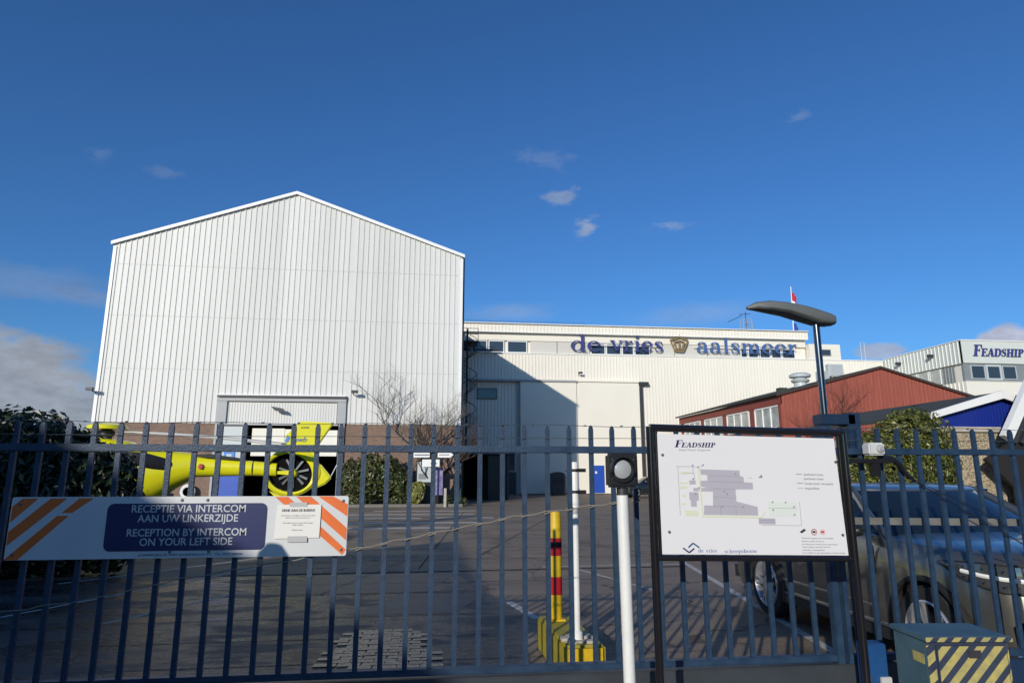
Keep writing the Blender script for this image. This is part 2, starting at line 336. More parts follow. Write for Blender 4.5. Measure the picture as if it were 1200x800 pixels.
# hand drawn serif letters: variable width strokes
def arc(cx, cy, rx, ry, a0, a1, th, tn, n=14):
    out = []
    for i in range(n + 1):
        a = R(lerp(a0, a1, i / n)); out.append((cx + rx * math.cos(a), cy + ry * math.sin(a), tn + (th - tn) * abs(math.cos(a)) ** 1.4))
    return out
T, N = .17, .07
def stem(x, y0, y1, w=T): return [(x, y0, w), (x, y1, w)]
def serif(x0, x1, y): return [(x0, y, N), (x1, y, N)]
GL = {
 'd': (.98, [arc(.40, .5, .30, .46, 0, 360, T, N, 24), stem(.72, 0, 1.5), [(.55, 1.46, N), (.74, 1.47, N)], serif(.72, .95, .035)]),
 'e': (.88, [[(.16, .56, N), (.74, .56, N)], arc(.43, .5, .32, .46, 8, 330, T, N, 22)]),
 'v': (.92, [[(.16, .97, T), (.46, .06, T)], [(.78, .97, N), (.48, .04, N)], serif(0, .34, .965), serif(.62, .94, .965)]),
 'r': (.74, [stem(.25, 0, .98), serif(.04, .48, .035), [(.06, .95, N), (.26, .96, N)], [(.30, .70, N), (.42, .90, N), (.55, .93, .14), (.64, .86, .15)]]),
 'i': (.52, [stem(.26, 0, .98), serif(.04, .48, .035), [(.06, .95, N), (.26, .96, N)], [(.26, 1.24, .2), (.26, 1.44, .2)]]),
 's': (.74, [[(.60, .74, .07), (.56, .92, .07), (.36, .97, N), (.18, .88, .13), (.17, .70, T), (.36, .54, .22), (.56, .38, T), (.58, .16, .14), (.40, .035, N), (.18, .08, .07), (.12, .30, .07)]]),
 'a': (.88, [[(.18, .76, .17), (.24, .92, .1), (.42, .97, N), (.58, .88, .15), (.62, .70, T), (.62, .12, T), (.72, .04, .1), (.86, .06, .06)], arc(.36, .29, .24, .26, 60, 330, .17, N, 14)]),
 'l': (.52, [stem(.26, 0, 1.5), serif(.04, .48, .035), [(.06, 1.46, N), (.26, 1.47, N)]]),
 'm': (1.42, [stem(.25, 0, .98), serif(.04, .46, .035), [(.06, .95, N), (.26, .96, N)], [(.3, .8, N), (.46, .93, N), (.62, .88, .14), (.70, .68, T), (.70, 0, T)], serif(.52, .88, .035),
              [(.76, .8, N), (.92, .93, N), (1.08, .88, .14), (1.16, .68, T), (1.16, 0, T)], serif(.98, 1.36, .035)]),
 'p': (.94, [stem(.24, -.45, .98), serif(.04, .46, -.42), [(.06, .95, N), (.24, .96, N)], arc(.56, .5, .30, .46, 0, 360, T, N, 24)]),
 'c': (.82, [arc(.44, .5, .32, .46, 40, 330, T, N, 20)]),
 'h': (1.0, [stem(.25, 0, 1.5), serif(.04, .46, .035), [(.06, 1.46, N), (.26, 1.47, N)], [(.3, .8, N), (.48, .95, N), (.64, .88, .14), (.72, .68, T), (.72, 0, T)], serif(.54, .92, .035)]),
 'b': (.94, [stem(.22, 0, 1.5), [(.04, 1.46, N), (.22, 1.47, N)], arc(.56, .5, .30, .46, 0, 360, T, N, 24)]),
 'o': (.88, [arc(.44, .5, .34, .46, 0, 360, T, N, 24)]),
 'u': (1.0, [[(.22, .97, T), (.22, .3, T), (.32, .1, .14), (.48, .04, N), (.66, .2, N)], stem(.74, 0, .98), serif(.04, .24, .955), serif(.56, .76, .955), serif(.74, .96, .035)]),
 'w': (1.3, [[(.16, .97, T), (.42, .06, T)], [(.64, .97, N), (.44, .04, N)], [(.64, .97, T), (.90, .06, T)], [(1.18, .97, N), (.92, .04, N)], serif(0, .34, .965), serif(1.02, 1.32, .965)]),
 'F': (.78, [stem(.26, 0, 1, .24), serif(.04, .48, .035), serif(.04, .74, .965), [(.74, .99, .06), (.76, .72, .06)], serif(.28, .58, .52), [(.58, .62, .05), (.58, .42, .05)]]),
 'E': (.84, [stem(.26, 0, 1, .24), serif(.04, .76, .035), serif(.04, .74, .965), [(.74, .99, .06), (.76, .74, .06)], [(.78, .01, .06), (.80, .28, .06)], serif(.28, .56, .52), [(.56, .62, .05), (.56, .42, .05)]]),
 'A': (.96, [[(.46, 1, .08), (.14, 0, .08)], [(.48, 1, .22), (.78, 0, .24)], serif(.0, .32, .035), serif(.58, .98, .035), serif(.26, .64, .32)]),
 'D': (.98, [stem(.26, 0, 1, .24), serif(.04, .44, .035), serif(.04, .44, .965), [(.4, .965, N), (.62, .93, .12), (.80, .76, .2), (.84, .5, .24), (.80, .24, .2), (.62, .07, .12), (.4, .035, N)]]),
 'S': (.74, [[(.62, .72, .06), (.58, .92, .08), (.38, .965, N), (.18, .87, .15), (.16, .70, .2), (.36, .54, .25), (.58, .38, .22), (.60, .16, .16), (.40, .035, N), (.16, .08, .08), (.10, .30, .06)]]),
 'H': (1.04, [stem(.26, 0, 1, .24), stem(.80, 0, 1, .24), serif(.04, .46, .035), serif(.04, .46, .965), serif(.60, 1.02, .035), serif(.60, 1.02, .965), serif(.3, .8, .5)]),
 'I': (.54, [stem(.27, 0, 1, .24), serif(.04, .50, .035), serif(.04, .50, .965)]),
 'P': (.84, [stem(.26, 0, 1, .24), serif(.04, .48, .035), serif(.04, .4, .965), [(.36, .965, N), (.58, .93, .12), (.70, .74, .22), (.58, .53, .12), (.34, .48, N)]]),
 'n': (1.0, [stem(.25, 0, .98), serif(.04, .46, .035), [(.3, .8, N), (.48, .95, N), (.64, .88, .14), (.72, .68, T), (.72, 0, T)], serif(.54, .92, .035)]),
}
def glyph(mb, ch, x0, z0, sx, sz, y, d, shear=0.):
    w_, strokes = GL[ch]
    for k, st in enumerate(strokes):
        off = k * d * .035; L = []; Rr = []
        for i, p in enumerate(st):
            a = st[max(i - 1, 0)]; b_ = st[min(i + 1, len(st) - 1)]
            if i in (0, len(st) - 1) and abs(st[0][0] - st[-1][0]) < 1e-4 and abs(st[0][1] - st[-1][1]) < 1e-4 and len(st) > 6: a = st[-2]; b_ = st[1]
            dx, dy = b_[0] - a[0], b_[1] - a[1]; l = math.hypot(dx, dy) or 1; nx, ny = -dy / l * p[2] / 2, dx / l * p[2] / 2
            L.append((p[0] + nx, p[1] + ny)); Rr.append((p[0] - nx, p[1] - ny))
        Q = L + Rr; n = len(L)
        def pt(q, yy): return (x0 + (q[0] + q[1] * shear) * sx, yy, z0 + q[1] * sz)
        vs = [pt(q, y - d - off) for q in Q] + [pt(q, y) for q in Q]; m2 = 2 * n; fs = []
        for i in range(n - 1):
            fs += [(i, i + 1, n + i + 1, n + i), (m2 + i, m2 + n + i, m2 + n + i + 1, m2 + i + 1), (i, m2 + i, m2 + i + 1, i + 1), (n + i, n + i + 1, m2 + n + i + 1, m2 + n + i)]
        fs += [(0, n, m2 + n, m2), (n - 1, m2 + n - 1, m2 + 2 * n - 1, 2 * n - 1)]
        mb.add(vs, fs)
    return w_
def word(s, x0, x1, z0, xh, y, d, m, parent, name='letter', shear=0., single=True, big=None, zf=None, label=None):
    tot = sum(GL[c][0] * (big if (big and i == 0) else 1) for i, c in enumerate(s)); k = (x1 - x0) / tot; x = x0; one = MB()
    for i, c in enumerate(s):
        g = big if (big and i == 0) else 1
        mb = MB() if not single else one; zz = z0 + (zf(x) if zf else 0)
        w_ = glyph(mb, c, x, zz, k * g, xh * g, y, d, shear)
        if not single: mb.build(name, m, parent)
        x += w_ * k * g
    if single: one.build(name, m, parent, label=label)

# ------------------------------------------------------------------ ground
g = MB(); g.add([(-1200, -600, 0), (1200, -600, 0), (1200, 2400, 0), (-1200, 2400, 0)], [(0, 1, 2, 3)])
ground = g.build('asphalt_yard', M_asph, kind='structure', fix=False)
def strip(name, pts, w, z, m, parent=ground):
    mb = MB()
    for (a, b_) in zip(pts, pts[1:]):
        a = Vector((*a, 0)); b_ = Vector((*b_, 0)); n = (b_ - a).normalized().cross(Vector((0, 0, 1))) * w / 2
        mb.add([a - n, b_ - n, b_ + n, a + n], [(0, 1, 2, 3)])
    for i in range(len(mb.v)): mb.v[i] = (mb.v[i][0], mb.v[i][1], z)
    o = mb.build(name, m, parent, fix=False)
    if o.data.polygons[0].normal.z < 0: o.data.flip_normals()
    return o
for (y, xa, xb) in ((31.2, -2.6, 2.0), (28.6, -3.6, 1.8), (26.2, -3.5, -.4), (26.2, .2, 2.4), (23.6, -3.4, 1.6), (21.4, -3.2, .6)):
    strip('parking_line', [(xa, y), (xb, y)], .62, .004, M_line)
strip('parking_line', [(4.84, 12.96), (3.2, 2.6)], .10, .004, M_line)
strip('parking_line', [(2.0, 12.15), (4.7, 12.2)], .10, .008, M_line)
strip('parking_line', [(2.55, 11.9), (3.25, 9.4)], .07, .004, M_line)
strip('parking_line', [(1.02, 9.0), (1.24, 7.9)], .11, .004, M_line)
strip('parking_line', [(-5.6, 11.2), (-3.0, 14.6)], .10, .004, M_line)
strip('parking_line', [(-5.2, 8.2), (-2.4, 14.0)], .06, .004, M_line)
strip('parking_line', [(-3.6, 8.2), (-2.6, 10.2)], .05, .004, M_line)
strip('drain_channel', [(-3.4, 11.75), (4.6, 11.95)], .09, .006, M_seam)
for (a, b_, w) in (((-2.4, 9.75), (.1, 9.8), .03), ((-3.6, 8.2), (1.0, 8.3), .02), ((-3.2, 7.2), (.6, 7.25), .02), ((-3.1, 6.3), (2.6, 6.35), .02), ((-1.5, 9.8), (-.25, 14.2), .035),
                   ((-3.3, 10.6), (3.3, 10.75), .02), ((-3.4, 13.3), (6, 13.6), .025), ((-3.5, 15.3), (7, 15.6), .025), ((-3.5, 17.6), (8, 18), .03), ((0, 20), (12, 20.6), .03), ((2, 23), (16, 23.5), .03),
                   ((2.2, 26.5), (18, 27), .035), ((3, 31), (20, 31.5), .04), ((1.0, 14), (7.5, 36), .03), ((5.2, 13), (15, 44), .035), ((-.2, 12.2), (1.5, 31), .03)):
    strip('expansion_joint', [a, b_], w * (1 if a[1] > 9.9 else .9), .004, M_seam if a[1] > 9.9 else M_pale)
M_asp2 = mat('dark asphalt', (.016, .016, .016), .40, scale=38, col2=(.075, .072, .066), bump=.9, bscale=60)
nt, b = nodes(M_asp2); t = nt.nodes.new('ShaderNodeTexCoord'); pn_ = nt.nodes.new('ShaderNodeTexNoise'); pn_.inputs['Scale'].default_value = 1.1; pn_.inputs['Detail'].default_value = 7; pn_.inputs['Roughness'].default_value = .7
pm_ = nt.nodes.new('ShaderNodeMapping'); pm_.inputs['Scale'].default_value = (.7, 1.6, 1); nt.links.new(t.outputs['Object'], pm_.inputs[0]); nt.links.new(pm_.outputs[0], pn_.inputs[0])
q1 = nt.nodes.new('ShaderNodeMapRange'); q1.inputs[1].default_value = .38; q1.inputs[2].default_value = .62; q1.inputs[3].default_value = .45; q1.inputs[4].default_value = 1.35; nt.links.new(pn_.outputs[0], q1.inputs[0])
q2 = nt.nodes.new('ShaderNodeVectorMath'); q2.operation = 'SCALE'; nt.links.new(b.inputs['Base Color'].links[0].from_socket, q2.inputs[0]); nt.links.new(q1.outputs[0], q2.inputs['Scale']); nt.links.new(q2.outputs[0], b.inputs['Base Color'])
q3 = nt.nodes.new('ShaderNodeMapRange'); q3.inputs[1].default_value = .42; q3.inputs[2].default_value = .58; q3.inputs[3].default_value = .16; q3.inputs[4].default_value = .6; nt.links.new(pn_.outputs[0], q3.inputs[0]); nt.links.new(q3.outputs[0], b.inputs['Roughness'])
MB().add([(-30, 4.6, .0015), (.75, 4.6, .0015), (1.1, 8.3, .0015), (.4, 11.65, .0015), (-30, 11.65, .0015)], [(0, 1, 2, 3, 4)]).build('asphalt_patch', M_asp2, ground, fix=False)
# paler slabs beyond the drain
for (x0, x1, y0, y1) in ((-2.35, -.05, 9.85, 11.65), (-.9, .3, 8.35, 9.7)):
    MB().add([(x0, y0, .0035), (x1, y0, .0035), (x1 + .5, y1, .0035), (x0 + .5, y1, .0035)], [(0, 1, 2, 3)]).build('concrete_slab', M_slab, ground, fix=False)
# damp clinker pavers inside the gate
MB().add([(-1.15, 5.35, .003), (.22, 5.35, .003), (.12, 7.3, .003), (-.2, 7.62, .003), (-1.0, 7.5, .003)], [(0, 1, 2, 3, 4)]).build('paver_bed', M_asp2, ground, fix=False)
pav = None; rnd = random.Random(3); cnt = 0
for j in range(21):
    for i in range(10):
        if cnt >= 290: break
        x = -1.5 + i * .205 + (.1 if j % 2 else 0); y = 5.42 + j * .104
        if rnd.random() < .02 or (x < -1.08 + .008 * j + rnd.random() * .12) or (x > .12 - .012 * j + rnd.random() * .1): continue
        if pav is None:
            mb = MB(); mb.box(-.0995, .0995, -.0492, .0492, -.02, 0); pav = mb.build('paver', M_paver, ground, bevel=.005); o = pav
        else:
            o = pav.copy(); COL.objects.link(o)
        o.location = (x + rnd.uniform(-.004, .004), y + rnd.uniform(-.003, .003), .010 + rnd.uniform(-.002, .002)); o.rotation_euler = (rnd.uniform(-.03, .03), rnd.uniform(-.02, .02), rnd.uniform(-.03, .03)); cnt += 1

# ------------------------------------------------------------------ white hangar
HY = 38.0; XL, XP, XR = -18.35, -8.45, 1.50; ZE, ZP = 14.55, 18.15
roofz = pw([(XL, ZE), (XP, ZP), (XR, ZE)])
h = thing('white_hangar', 'tall white ribbed hangar with a gabled roof and brown brick plinth', 'hangar', (0, 0, 0))
Pf = lambda u, w, z: (u, HY - w, z)
mb = MB()
for (a, b_, zb) in ((XL, -11.9, 4.43), (-11.9, -5.0, 5.95), (-5.0, XP + 3.45, 5.95), (-5.0, XR, 4.43)):
    if b_ - a < .3: continue
    mb.add(*ribs(a, b_, lambda u, zb=zb: zb, lambda u: roofz(u), .305, .040, Pf))
mb.build('gable_cladding', M_clad, h, fix=False)
mb = MB(); mb.add(*ribs(-11.45, -5.45, lambda u: 4.42, lambda u: 5.62, .15, .02, lambda u, w, z: (u, HY - .02 - w, z))); mb.build('header_cladding', M_clad, h, fix=False)
mb = MB()
for z in (7.4, 10.4, 13.4): mb.box(XL + .02, XR - .02, HY - .008, HY - .0005, z, z + .018)
mb.build('sheet_joint', M_greyframe, h)
# brick plinth, blocks round the door openings
MB().box(XL + .05, -11.95, HY + .03, HY + .4, 0, 4.43).build('brick_plinth', M_brick, h); MB().box(-5.0, XR - .03, HY + .03, HY + .4, 0, 4.43).build('brick_plinth', M_brick, h)
mb = MB(); mb.box(XL, XL + .06, HY + .4, 57.4, 0, ZE); mb.box(XR - .08, XR, HY + .04, 57.4, 0, ZE - .02); mb.box(XL + .1, XR - .1, 57.2, 57.4, 0, ZE - .1); mb.build('side_wall', M_clad, h)
mb = MB(); mb.add(*ribs(HY + .1, 57.4, lambda u: .3, lambda u: ZE - .1, .305, .04, lambda u, w, z: (XR + w, u, z))); mb.build('side_cladding', M_clad, h, fix=False)
mb = MB(); mb.prism([(XL - .12, ZE + .0), (XP, ZP + .02), (XP, ZP + .12), (XL - .12, ZE + .14)], HY - .1, 57.5); mb.build('roof', M_trim, h)
mb = MB(); mb.prism([(XP + .002, ZP + .02), (XR + .12, ZE + .0), (XR + .12, ZE + .14), (XP + .002, ZP + .12)], HY - .1, 57.5); mb.build('roof', M_trim, h)
mb = MB(); mb.prism([(XL - .16, ZE - .04), (XP, ZP - .06), (XP, ZP + .13), (XL - .16, ZE + .15)], HY - .17, HY - .102); mb.prism([(XP + .002, ZP - .06), (XR + .14, ZE - .04), (XR + .14, ZE + .15), (XP + .002, ZP + .13)], HY - .17, HY - .102); mb.build('barge_board', M_trim, h)
MB().tube([(XR + .10, HY + .12, .3), (XR + .10, HY + .12, ZE)], .055, 8).build('downpipe', M_charc, h, smooth=True)
MB().box(XR - .12, XR + .05, HY - .06, HY + .03, 4.4, ZE - .1).build('corner_trim', M_trim, h)
MB().box(XL - .05, XL + .12, HY - .06, HY + .03, 4.4, ZE - .1).build('corner_trim', M_trim, h)
# door frame with header and canopy strip
mb = MB(); mb.box(-11.97, -11.42, HY - .14, HY + .02, 4.42, 5.70); mb.box(-5.42, -4.95, HY - .14, HY + .02, 4.42, 5.72); mb.box(-11.97, -4.95, HY - .17, HY - .0, 5.66, 5.84); mb.build('door_surround', M_greyframe, h)
mb = MB(); mb.box(-11.97, -11.86, HY - .10, HY + .3, 0, 4.41); mb.box(-5.30, -4.99, HY - .10, HY + .3, 0, 4.41); mb.box(-10.5, -10.33, HY - .08, HY + .3, 0, 4.41); mb.box(-11.84, -5.35, HY - .06, HY + .2, 4.34, 4.418); mb.build('door_frame', M_greyframe, h)
mb = MB(); mb.box(-11.95, -4.98, HY - .26, HY - .175, 5.86, 5.97); mb.build('drip_rail', M_charc, h)
MB().box(-11.95, -4.98, HY - .24, HY - .02, 5.975, 6.03).build('drip_cap', M_trim, h)
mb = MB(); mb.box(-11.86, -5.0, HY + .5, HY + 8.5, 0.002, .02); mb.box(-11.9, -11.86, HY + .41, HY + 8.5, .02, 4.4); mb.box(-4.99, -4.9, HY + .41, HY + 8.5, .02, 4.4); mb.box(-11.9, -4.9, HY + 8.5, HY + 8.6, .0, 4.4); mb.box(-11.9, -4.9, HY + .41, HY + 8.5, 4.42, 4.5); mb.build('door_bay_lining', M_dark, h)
for k, (a, b_) in enumerate(((-10.05, -8.3), (-8.28, -6.95), (-6.93, -5.4))):
    MB().box(a, b_, HY + .22, HY + .28, 2.66, 4.18 - .04 * k).build('shutter_panel', M_lwhite, h)
# blue side door with grey overpanel
dr = MB().box(-11.78, -10.54, HY + .12, HY + .18, 0.03, 2.24).build('side_door', M_bright, h)
MB().tube([(-10.75, HY + .11, 1.95 - .1), (-10.75, HY + .03, 1.85), (-10.9, HY + .03, 1.85)], .03, 6).build('door_handle', M_chrome, dr)
MB().box(-11.78, -10.54, HY + .12, HY + .17, 3.15, 4.30).build('over_panel', M_lightgrey, h)
MB().box(-11.78, -10.54, HY + .11, HY + .16, 2.26, 3.14).build('over_panel', M_lightgrey, h)
pl = MB().box(-11.42, -10.85, HY + .06, HY + .105, 2.42, 2.95).build('door_number_plate', M_lblue, h)
MB().box(-11.27, -11.0, HY + .045, HY + .058, 2.6, 2.76).build('plate_print', M_lightgrey, pl)
# wall plates
p = thing('wall_plate', 'long blue strip fixed to the brown brick plinth left of the blue door', 'sign', (-13.4, HY, 2.6)); MB().box(-.6, .35, -.05, .028, -.12, .12).build('plate', M_bright, p)
p = thing('wall_plate', 'small white strip fixed to the brown brick beside the blue door', 'sign', (-12.6, HY, 2.6)); MB().box(-.28, .3, -.04, .028, -.1, .09).build('plate', M_trim, p)
p = thing('white_ring', 'round white vent ring low on the brown brick plinth', 'fitting', (-13.0, HY - .3, .75))  # white ring with a dark disc, bracketed to the plinth
MB().lathe([(.36, .1), (.40, 0), (.34, -.08), (.24, -.06), (.24, .04)], 20, axis='y', ring=True).build('ring_rim', M_trim, p, smooth=True); MB().lathe([(.23, .0), (.0001, .0)], 20, axis='y').build('ring_centre', M_dark, p); MB().box(-.05, .05, .1, .33, -.05, .05).build('bracket', M_charc, p)
def wallcam(loc, label, flip=1, grp=None):
    t_ = thing('security_camera', label, 'camera', loc)
    MB().tube([(0, -.02, 0), (0, -.35, .02), (.05 * flip, -.45, .12)], .035, 6).build('arm', M_charc, t_)
    MB().box(-.28 * flip if flip > 0 else -.1, .1 if flip > 0 else .28, -.58, -.40, .04, .2).build('housing', M_charc, t_, bevel=.02)
    return t_
wallcam((XL - .02, HY - .03, 6.05), 'small camera at the left edge of the white hangar front', 1)
wallcam((-4.55, HY - .06, 6.1), 'small camera on white cladding right of the hangar door', -1)
t_ = thing('floodlight', 'dark floodlight on the ribbed panel over the hangar door', 'light', (-8.6, HY - .05, 5.25)); MB().box(-.09, .09, -.3, 0, -.04, .04).build('arm', M_charc, t_); MB().prism([(-.36, .1), (.28, -.02), (.40, -.2), (-.15, -.13)], -.5, -.28).build('lamp_head', M_charc, t_)

# ------------------------------------------------------------------ shipyard building with lettering
DY = 57.5; d = thing('shipyard_hall', 'long cream ribbed hall with sliding door, window band and blue lettering', 'building')
Pd = lambda u, w, z: (u, DY - w, z)
mb = MB()
for (a, b_, zb, zt) in ((XR + .0, 18.6, 9.9, 12.33), (18.6, 42.9, 0, 12.33), (3.6, 7.3, 3.9, 9.72), (XR, 3.6, 0, 9.9)):
    mb.add(*ribs(a, b_, lambda u, zb=zb: zb, lambda u, zt=zt: zt, .30, .05, Pd))
mb.build('wall_cladding', M_cream, d, fix=False)
mb = MB(); mb.box(XR, 42.8, DY + .05, DY + 30, 0, 12.30); mb.build('hall_block', M_creamflat, d)
MB().box(XR, 42.9, DY - .07, DY + .6, 12.34, 12.42).build('parapet_cap', M_trim, d)
MB().box(7.55, 12.62, DY - .42, DY - .30, 0.05, 9.74).build('sliding_door', M_creamflat, d, bevel=.01)
MB().box(12.64, 18.45, DY - .30, DY - .18, 0.05, 9.80).build('sliding_door', M_creamflat, d, bevel=.01)
MB().box(7.28, 7.52, DY - .2, DY + .04, 0, 9.74).build('door_post', M_greyframe, d)
MB().box(18.47, 18.68, DY - .45, DY - .02, 0, 9.6).build('door_post', M_charc, d)
MB().box(18.4, 19.3, DY - .5, DY - .06, 9.62, 9.9).build('rail_end', M_charc, d)
MB().box(3.2, 12.64, DY - .55, DY - .05, 9.76, 9.93).build('door_rail', M_greyframe, d)
MB().box(12.66, 18.5, DY - .42, DY - .05, 9.83, 9.97).build('door_rail', M_creamflat, d)
bd = MB().box(13.95, 14.98, DY - .36, DY - .305, 0.1, 2.45).build('wicket_door', M_bright, d); MB().box(14.15, 14.32, DY - .38, DY - .362, 1.75, 1.95).build('notice', M_trim, bd)
# upper storey
UY = DY + .30
mb = MB(); mb.box(XR, 35.3, UY + .25, UY + 16, 12.31, 14.9); mb.build('upper_block', M_creamflat, d)
mb = MB(); mb.add(*ribs(XR, 35.4, lambda u: 14.33, lambda u: 15.05, .32, .04, lambda u, w, z: (u, UY - .30 - w, z))); mb.build('roof_fascia', M_cream, d, fix=False)
MB().box(XR, 35.4, UY - .52, UY + 2, 15.06, 15.12).build('fascia_cap', M_trim, d)
MB().box(XR, 35.3, UY - .43, UY - .02, 14.27, 14.325).build('fascia_soffit', M_trim, d)
MB().box(XR, 35.25, UY + .0, UY + .24, 13.60, 14.26).build('band_panel', M_creamflat, d)
MB().box(XR, 35.25, UY + .06, UY + .24, 12.31, 12.46).build('band_sill', M_creamflat, d)
M_blank = mat('blank panel', (.60, .575, .52), .6, var=.03, scale=.6)
for (a, b_) in ((8.6, 11.05), (11.1, 14.1), (19.9, 22.2), (22.25, 25.4), (25.45, 28.6)):
    MB().box(a, b_ - .02, UY + .08, UY + .23, 12.47, 13.59).build('blank_panel', M_blank, d)
def window(x0, x1, z0, z1, y, parent, frame=M_trim, glass=M_glass, fw=.06, pane_n=1):
    f = MB(); f.box(x0, x0 + fw, y - .05, y + .05, z0, z1); f.box(x1 - fw, x1, y - .05, y + .05, z0, z1); f.box(x0 + fw, x1 - fw, y - .05, y + .05, z0, z0 + fw); f.box(x0 + fw, x1 - fw, y - .05, y + .05, z1 - fw, z1)
    o = f.build('window', frame, parent); MB().box(x0 + fw, x1 - fw, y - .01, y + .01, z0 + fw, z1 - fw).build('pane', glass, o); return o
for (a, b_) in ((2.0, 3.2), (3.25, 4.65), (4.75, 6.2), (6.45, 8.3), (14.2, 15.6), (15.65, 17.1), (17.15, 18.3), (18.35, 19.85), (28.7, 29.4), (29.45, 30.5), (30.6, 31.7), (31.75, 32.8), (32.85, 34.2)):
    window(a, b_, 12.47, 13.59, UY + .12, d, fw=.09)
# small end block on the roof
mb = MB(); mb.box(35.45, 38.6, UY - .3, UY + 5, 12.43, 13.9); mb.build('roof_house', M_creamflat, d); window(36.3, 37.6, 12.75, 13.4, UY - .31, d, frame=M_greyframe)
mb = MB(); mb.box(34.0, 36.6, UY + 2.2, UY + 5, 13.9, 14.9); mb.build('roof_house', M_creamflat, d)
# openings low in the shaded bay
w_ = window(3.75, 5.5, 8.2, 9.15, DY - .09, d, frame=M_charc); 
w_ = window(5.4, 7.15, 1.9, 3.8, DY - .12, d, frame=M_lightgrey)
MB().box(3.62, 7.2, DY - .08, DY + .03, 0, 1.86).build('dado_panel', M_charc, d)
MB().box(3.62, 5.38, DY - .10, DY + .03, 1.9, 3.88).build('dado_panel', M_dark, d)
# letters
for wd, a, b_, z0, m_ in (('de', 12.25, 15.15, 12.72, M_navy2), ('vries', 15.95, 21.1, 12.82, M_navy2), ('aalsmeer', 24.2, 34.3, 12.86, M_steelblue)):
    word(wd, a, b_, z0 - .02, 1.0, UY - .20, .08, m_, d, name='letter', single=False)
MB().box(13.9, 20.4, UY - .18, UY - .14, 13.28, 13.36).build('letter_rail', M_trim, d); MB().box(24.0, 34.2, UY - .18, UY - .14, 13.3, 13.38).build('letter_rail', M_trim, d)
mb = MB()
cz = 12.95
def bar2(mb, p, q, w, y0, y1):
    p = Vector((p[0], 0, p[1])); q = Vector((q[0], 0, q[1])); n = (q - p).normalized().cross(Vector((0, 1, 0))) * w / 2
    pts = [p - n, q - n, q + n, p + n]; mb.add([(v_.x, y0, v_.z) for v_ in pts] + [(v_.x, y1, v_.z) for v_ in pts], [(0, 1, 2, 3), (4, 5, 6, 7)] + [(i, (i + 1) % 4, 4 + (i + 1) % 4, 4 + i) for i in range(4)])
C = [((21.75, 13.95), (22.15, 12.95)), ((22.15, 12.95), (22.95, 12.9)), ((22.95, 12.9), (23.45, 13.95)), ((21.75, 13.95), (22.6, 14.25)), ((22.6, 14.25), (23.45, 13.95)), ((22.1, 13.8), (22.35, 13.1)), ((22.6, 13.8), (22.6, 13.1)), ((23.08, 13.8), (22.85, 13.1)), ((22.05, 13.75), (22.6, 13.9)), ((22.6, 13.92), (23.1, 13.76)), ((22.2, 13.12), (22.95, 13.1)), ((22.6, 14.25), (22.6, 14.5))]
for k, (p, q) in enumerate(C): bar2(mb, p, q, .12, UY - .28 - .003 * k, UY - .16)
mb.build('crown_emblem', M_gold, d)
wallcam((12.9, DY - .06, 10.5), 'dark camera over the middle of the cream sliding doors', -1)
# roof furniture
t_ = thing('roof_dome', 'low white domed skylight on the cream hall roof behind the stair', 'skylight', (5.6, 61, 15.1)); MB().lathe([(1.7, 0), (1.6, .3), (1.2, .52), (.6, .64), (.01, .68)], 18).build('dome', M_trim, t_, smooth=True)
t_ = thing('roof_mast', 'lattice antenna mast standing on the cream hall roof', 'mast', (30.3, 59.5, 15.1))
mb = MB(); 
for sx in (-.45, .45):
    for sy in (-.3, .3): mb.tube([(sx, sy, 0), (sx, sy, 1.5)], .035, 5)
for z in (.2, .7, 1.2, 1.5): mb.tube([(-.45, -.3, z), (.45, -.3, z)], .03, 5); mb.tube([(-.45, -.3, z), (.45, -.3, z - .4 if z > .4 else z)], .02, 4)
mb.build('lattice', M_greyframe, t_); MB().tube([(0, 0, 0), (0, 0, 2.3)], .035, 5).tube([(-.7, 0, 2.0), (.5, 0, 2.1)], .03, 5).tube([(-1.9, 0, 1.2), (-.4, 0, 1.9)], .03, 5).build('aerial', M_charc, t_)
t_ = thing('roof_rail', 'thin wire rail strung along the top of the cream hall roof', 'railing', (0, 0, 0)); mb = MB()
for x in range(2, 16, 3): mb.tube([(x, UY + 1.5, 15.12), (x, UY + 1.5, 15.75)], .02, 4)
mb.tube([(2, UY + 1.5, 15.74), (14, UY + 1.5, 15.74)], .015, 4); mb.build('rail', M_wire, t_)
t_ = thing('flagpole', 'white flagpole with red and white flag behind the lamp head', 'flagpole', (35.45, 60, 13.9))
MB().tube([(0, 0, 0), (0.15, 0, 6.4)], .06, 8, r2=.04).build('pole', M_trim, t_, smooth=True)
def flag(z0, z1, w, m, sh): 
    mb = MB(); vs = []; fs = []
    for i in range(7):
        for j in range(5): u = i / 6; v_ = j / 4; vs.append((.1 + w * u, math.sin(u * 7 + v_ * 2) * .12, lerp(z0, z1, v_) - sh * u))
    for i in range(6):
        for j in range(4): fs.append((i * 5 + j, (i + 1) * 5 + j, (i + 1) * 5 + j + 1, i * 5 + j + 1))
    return mb.add(vs, fs)
fl = thing('flag', 'red white and blue flag hanging limp from the flagpole', 'flag', (35.5, 60, 14)); 
for z0, z1, m_ in ((4.9, 5.8, M_flagr), (3.5, 4.9, M_trim), (1.2, 2.6, M_flagb)): flag(z0, z1, .55 if m_ != M_flagb else .45, m_, .5).build('flag_band', m_, fl)

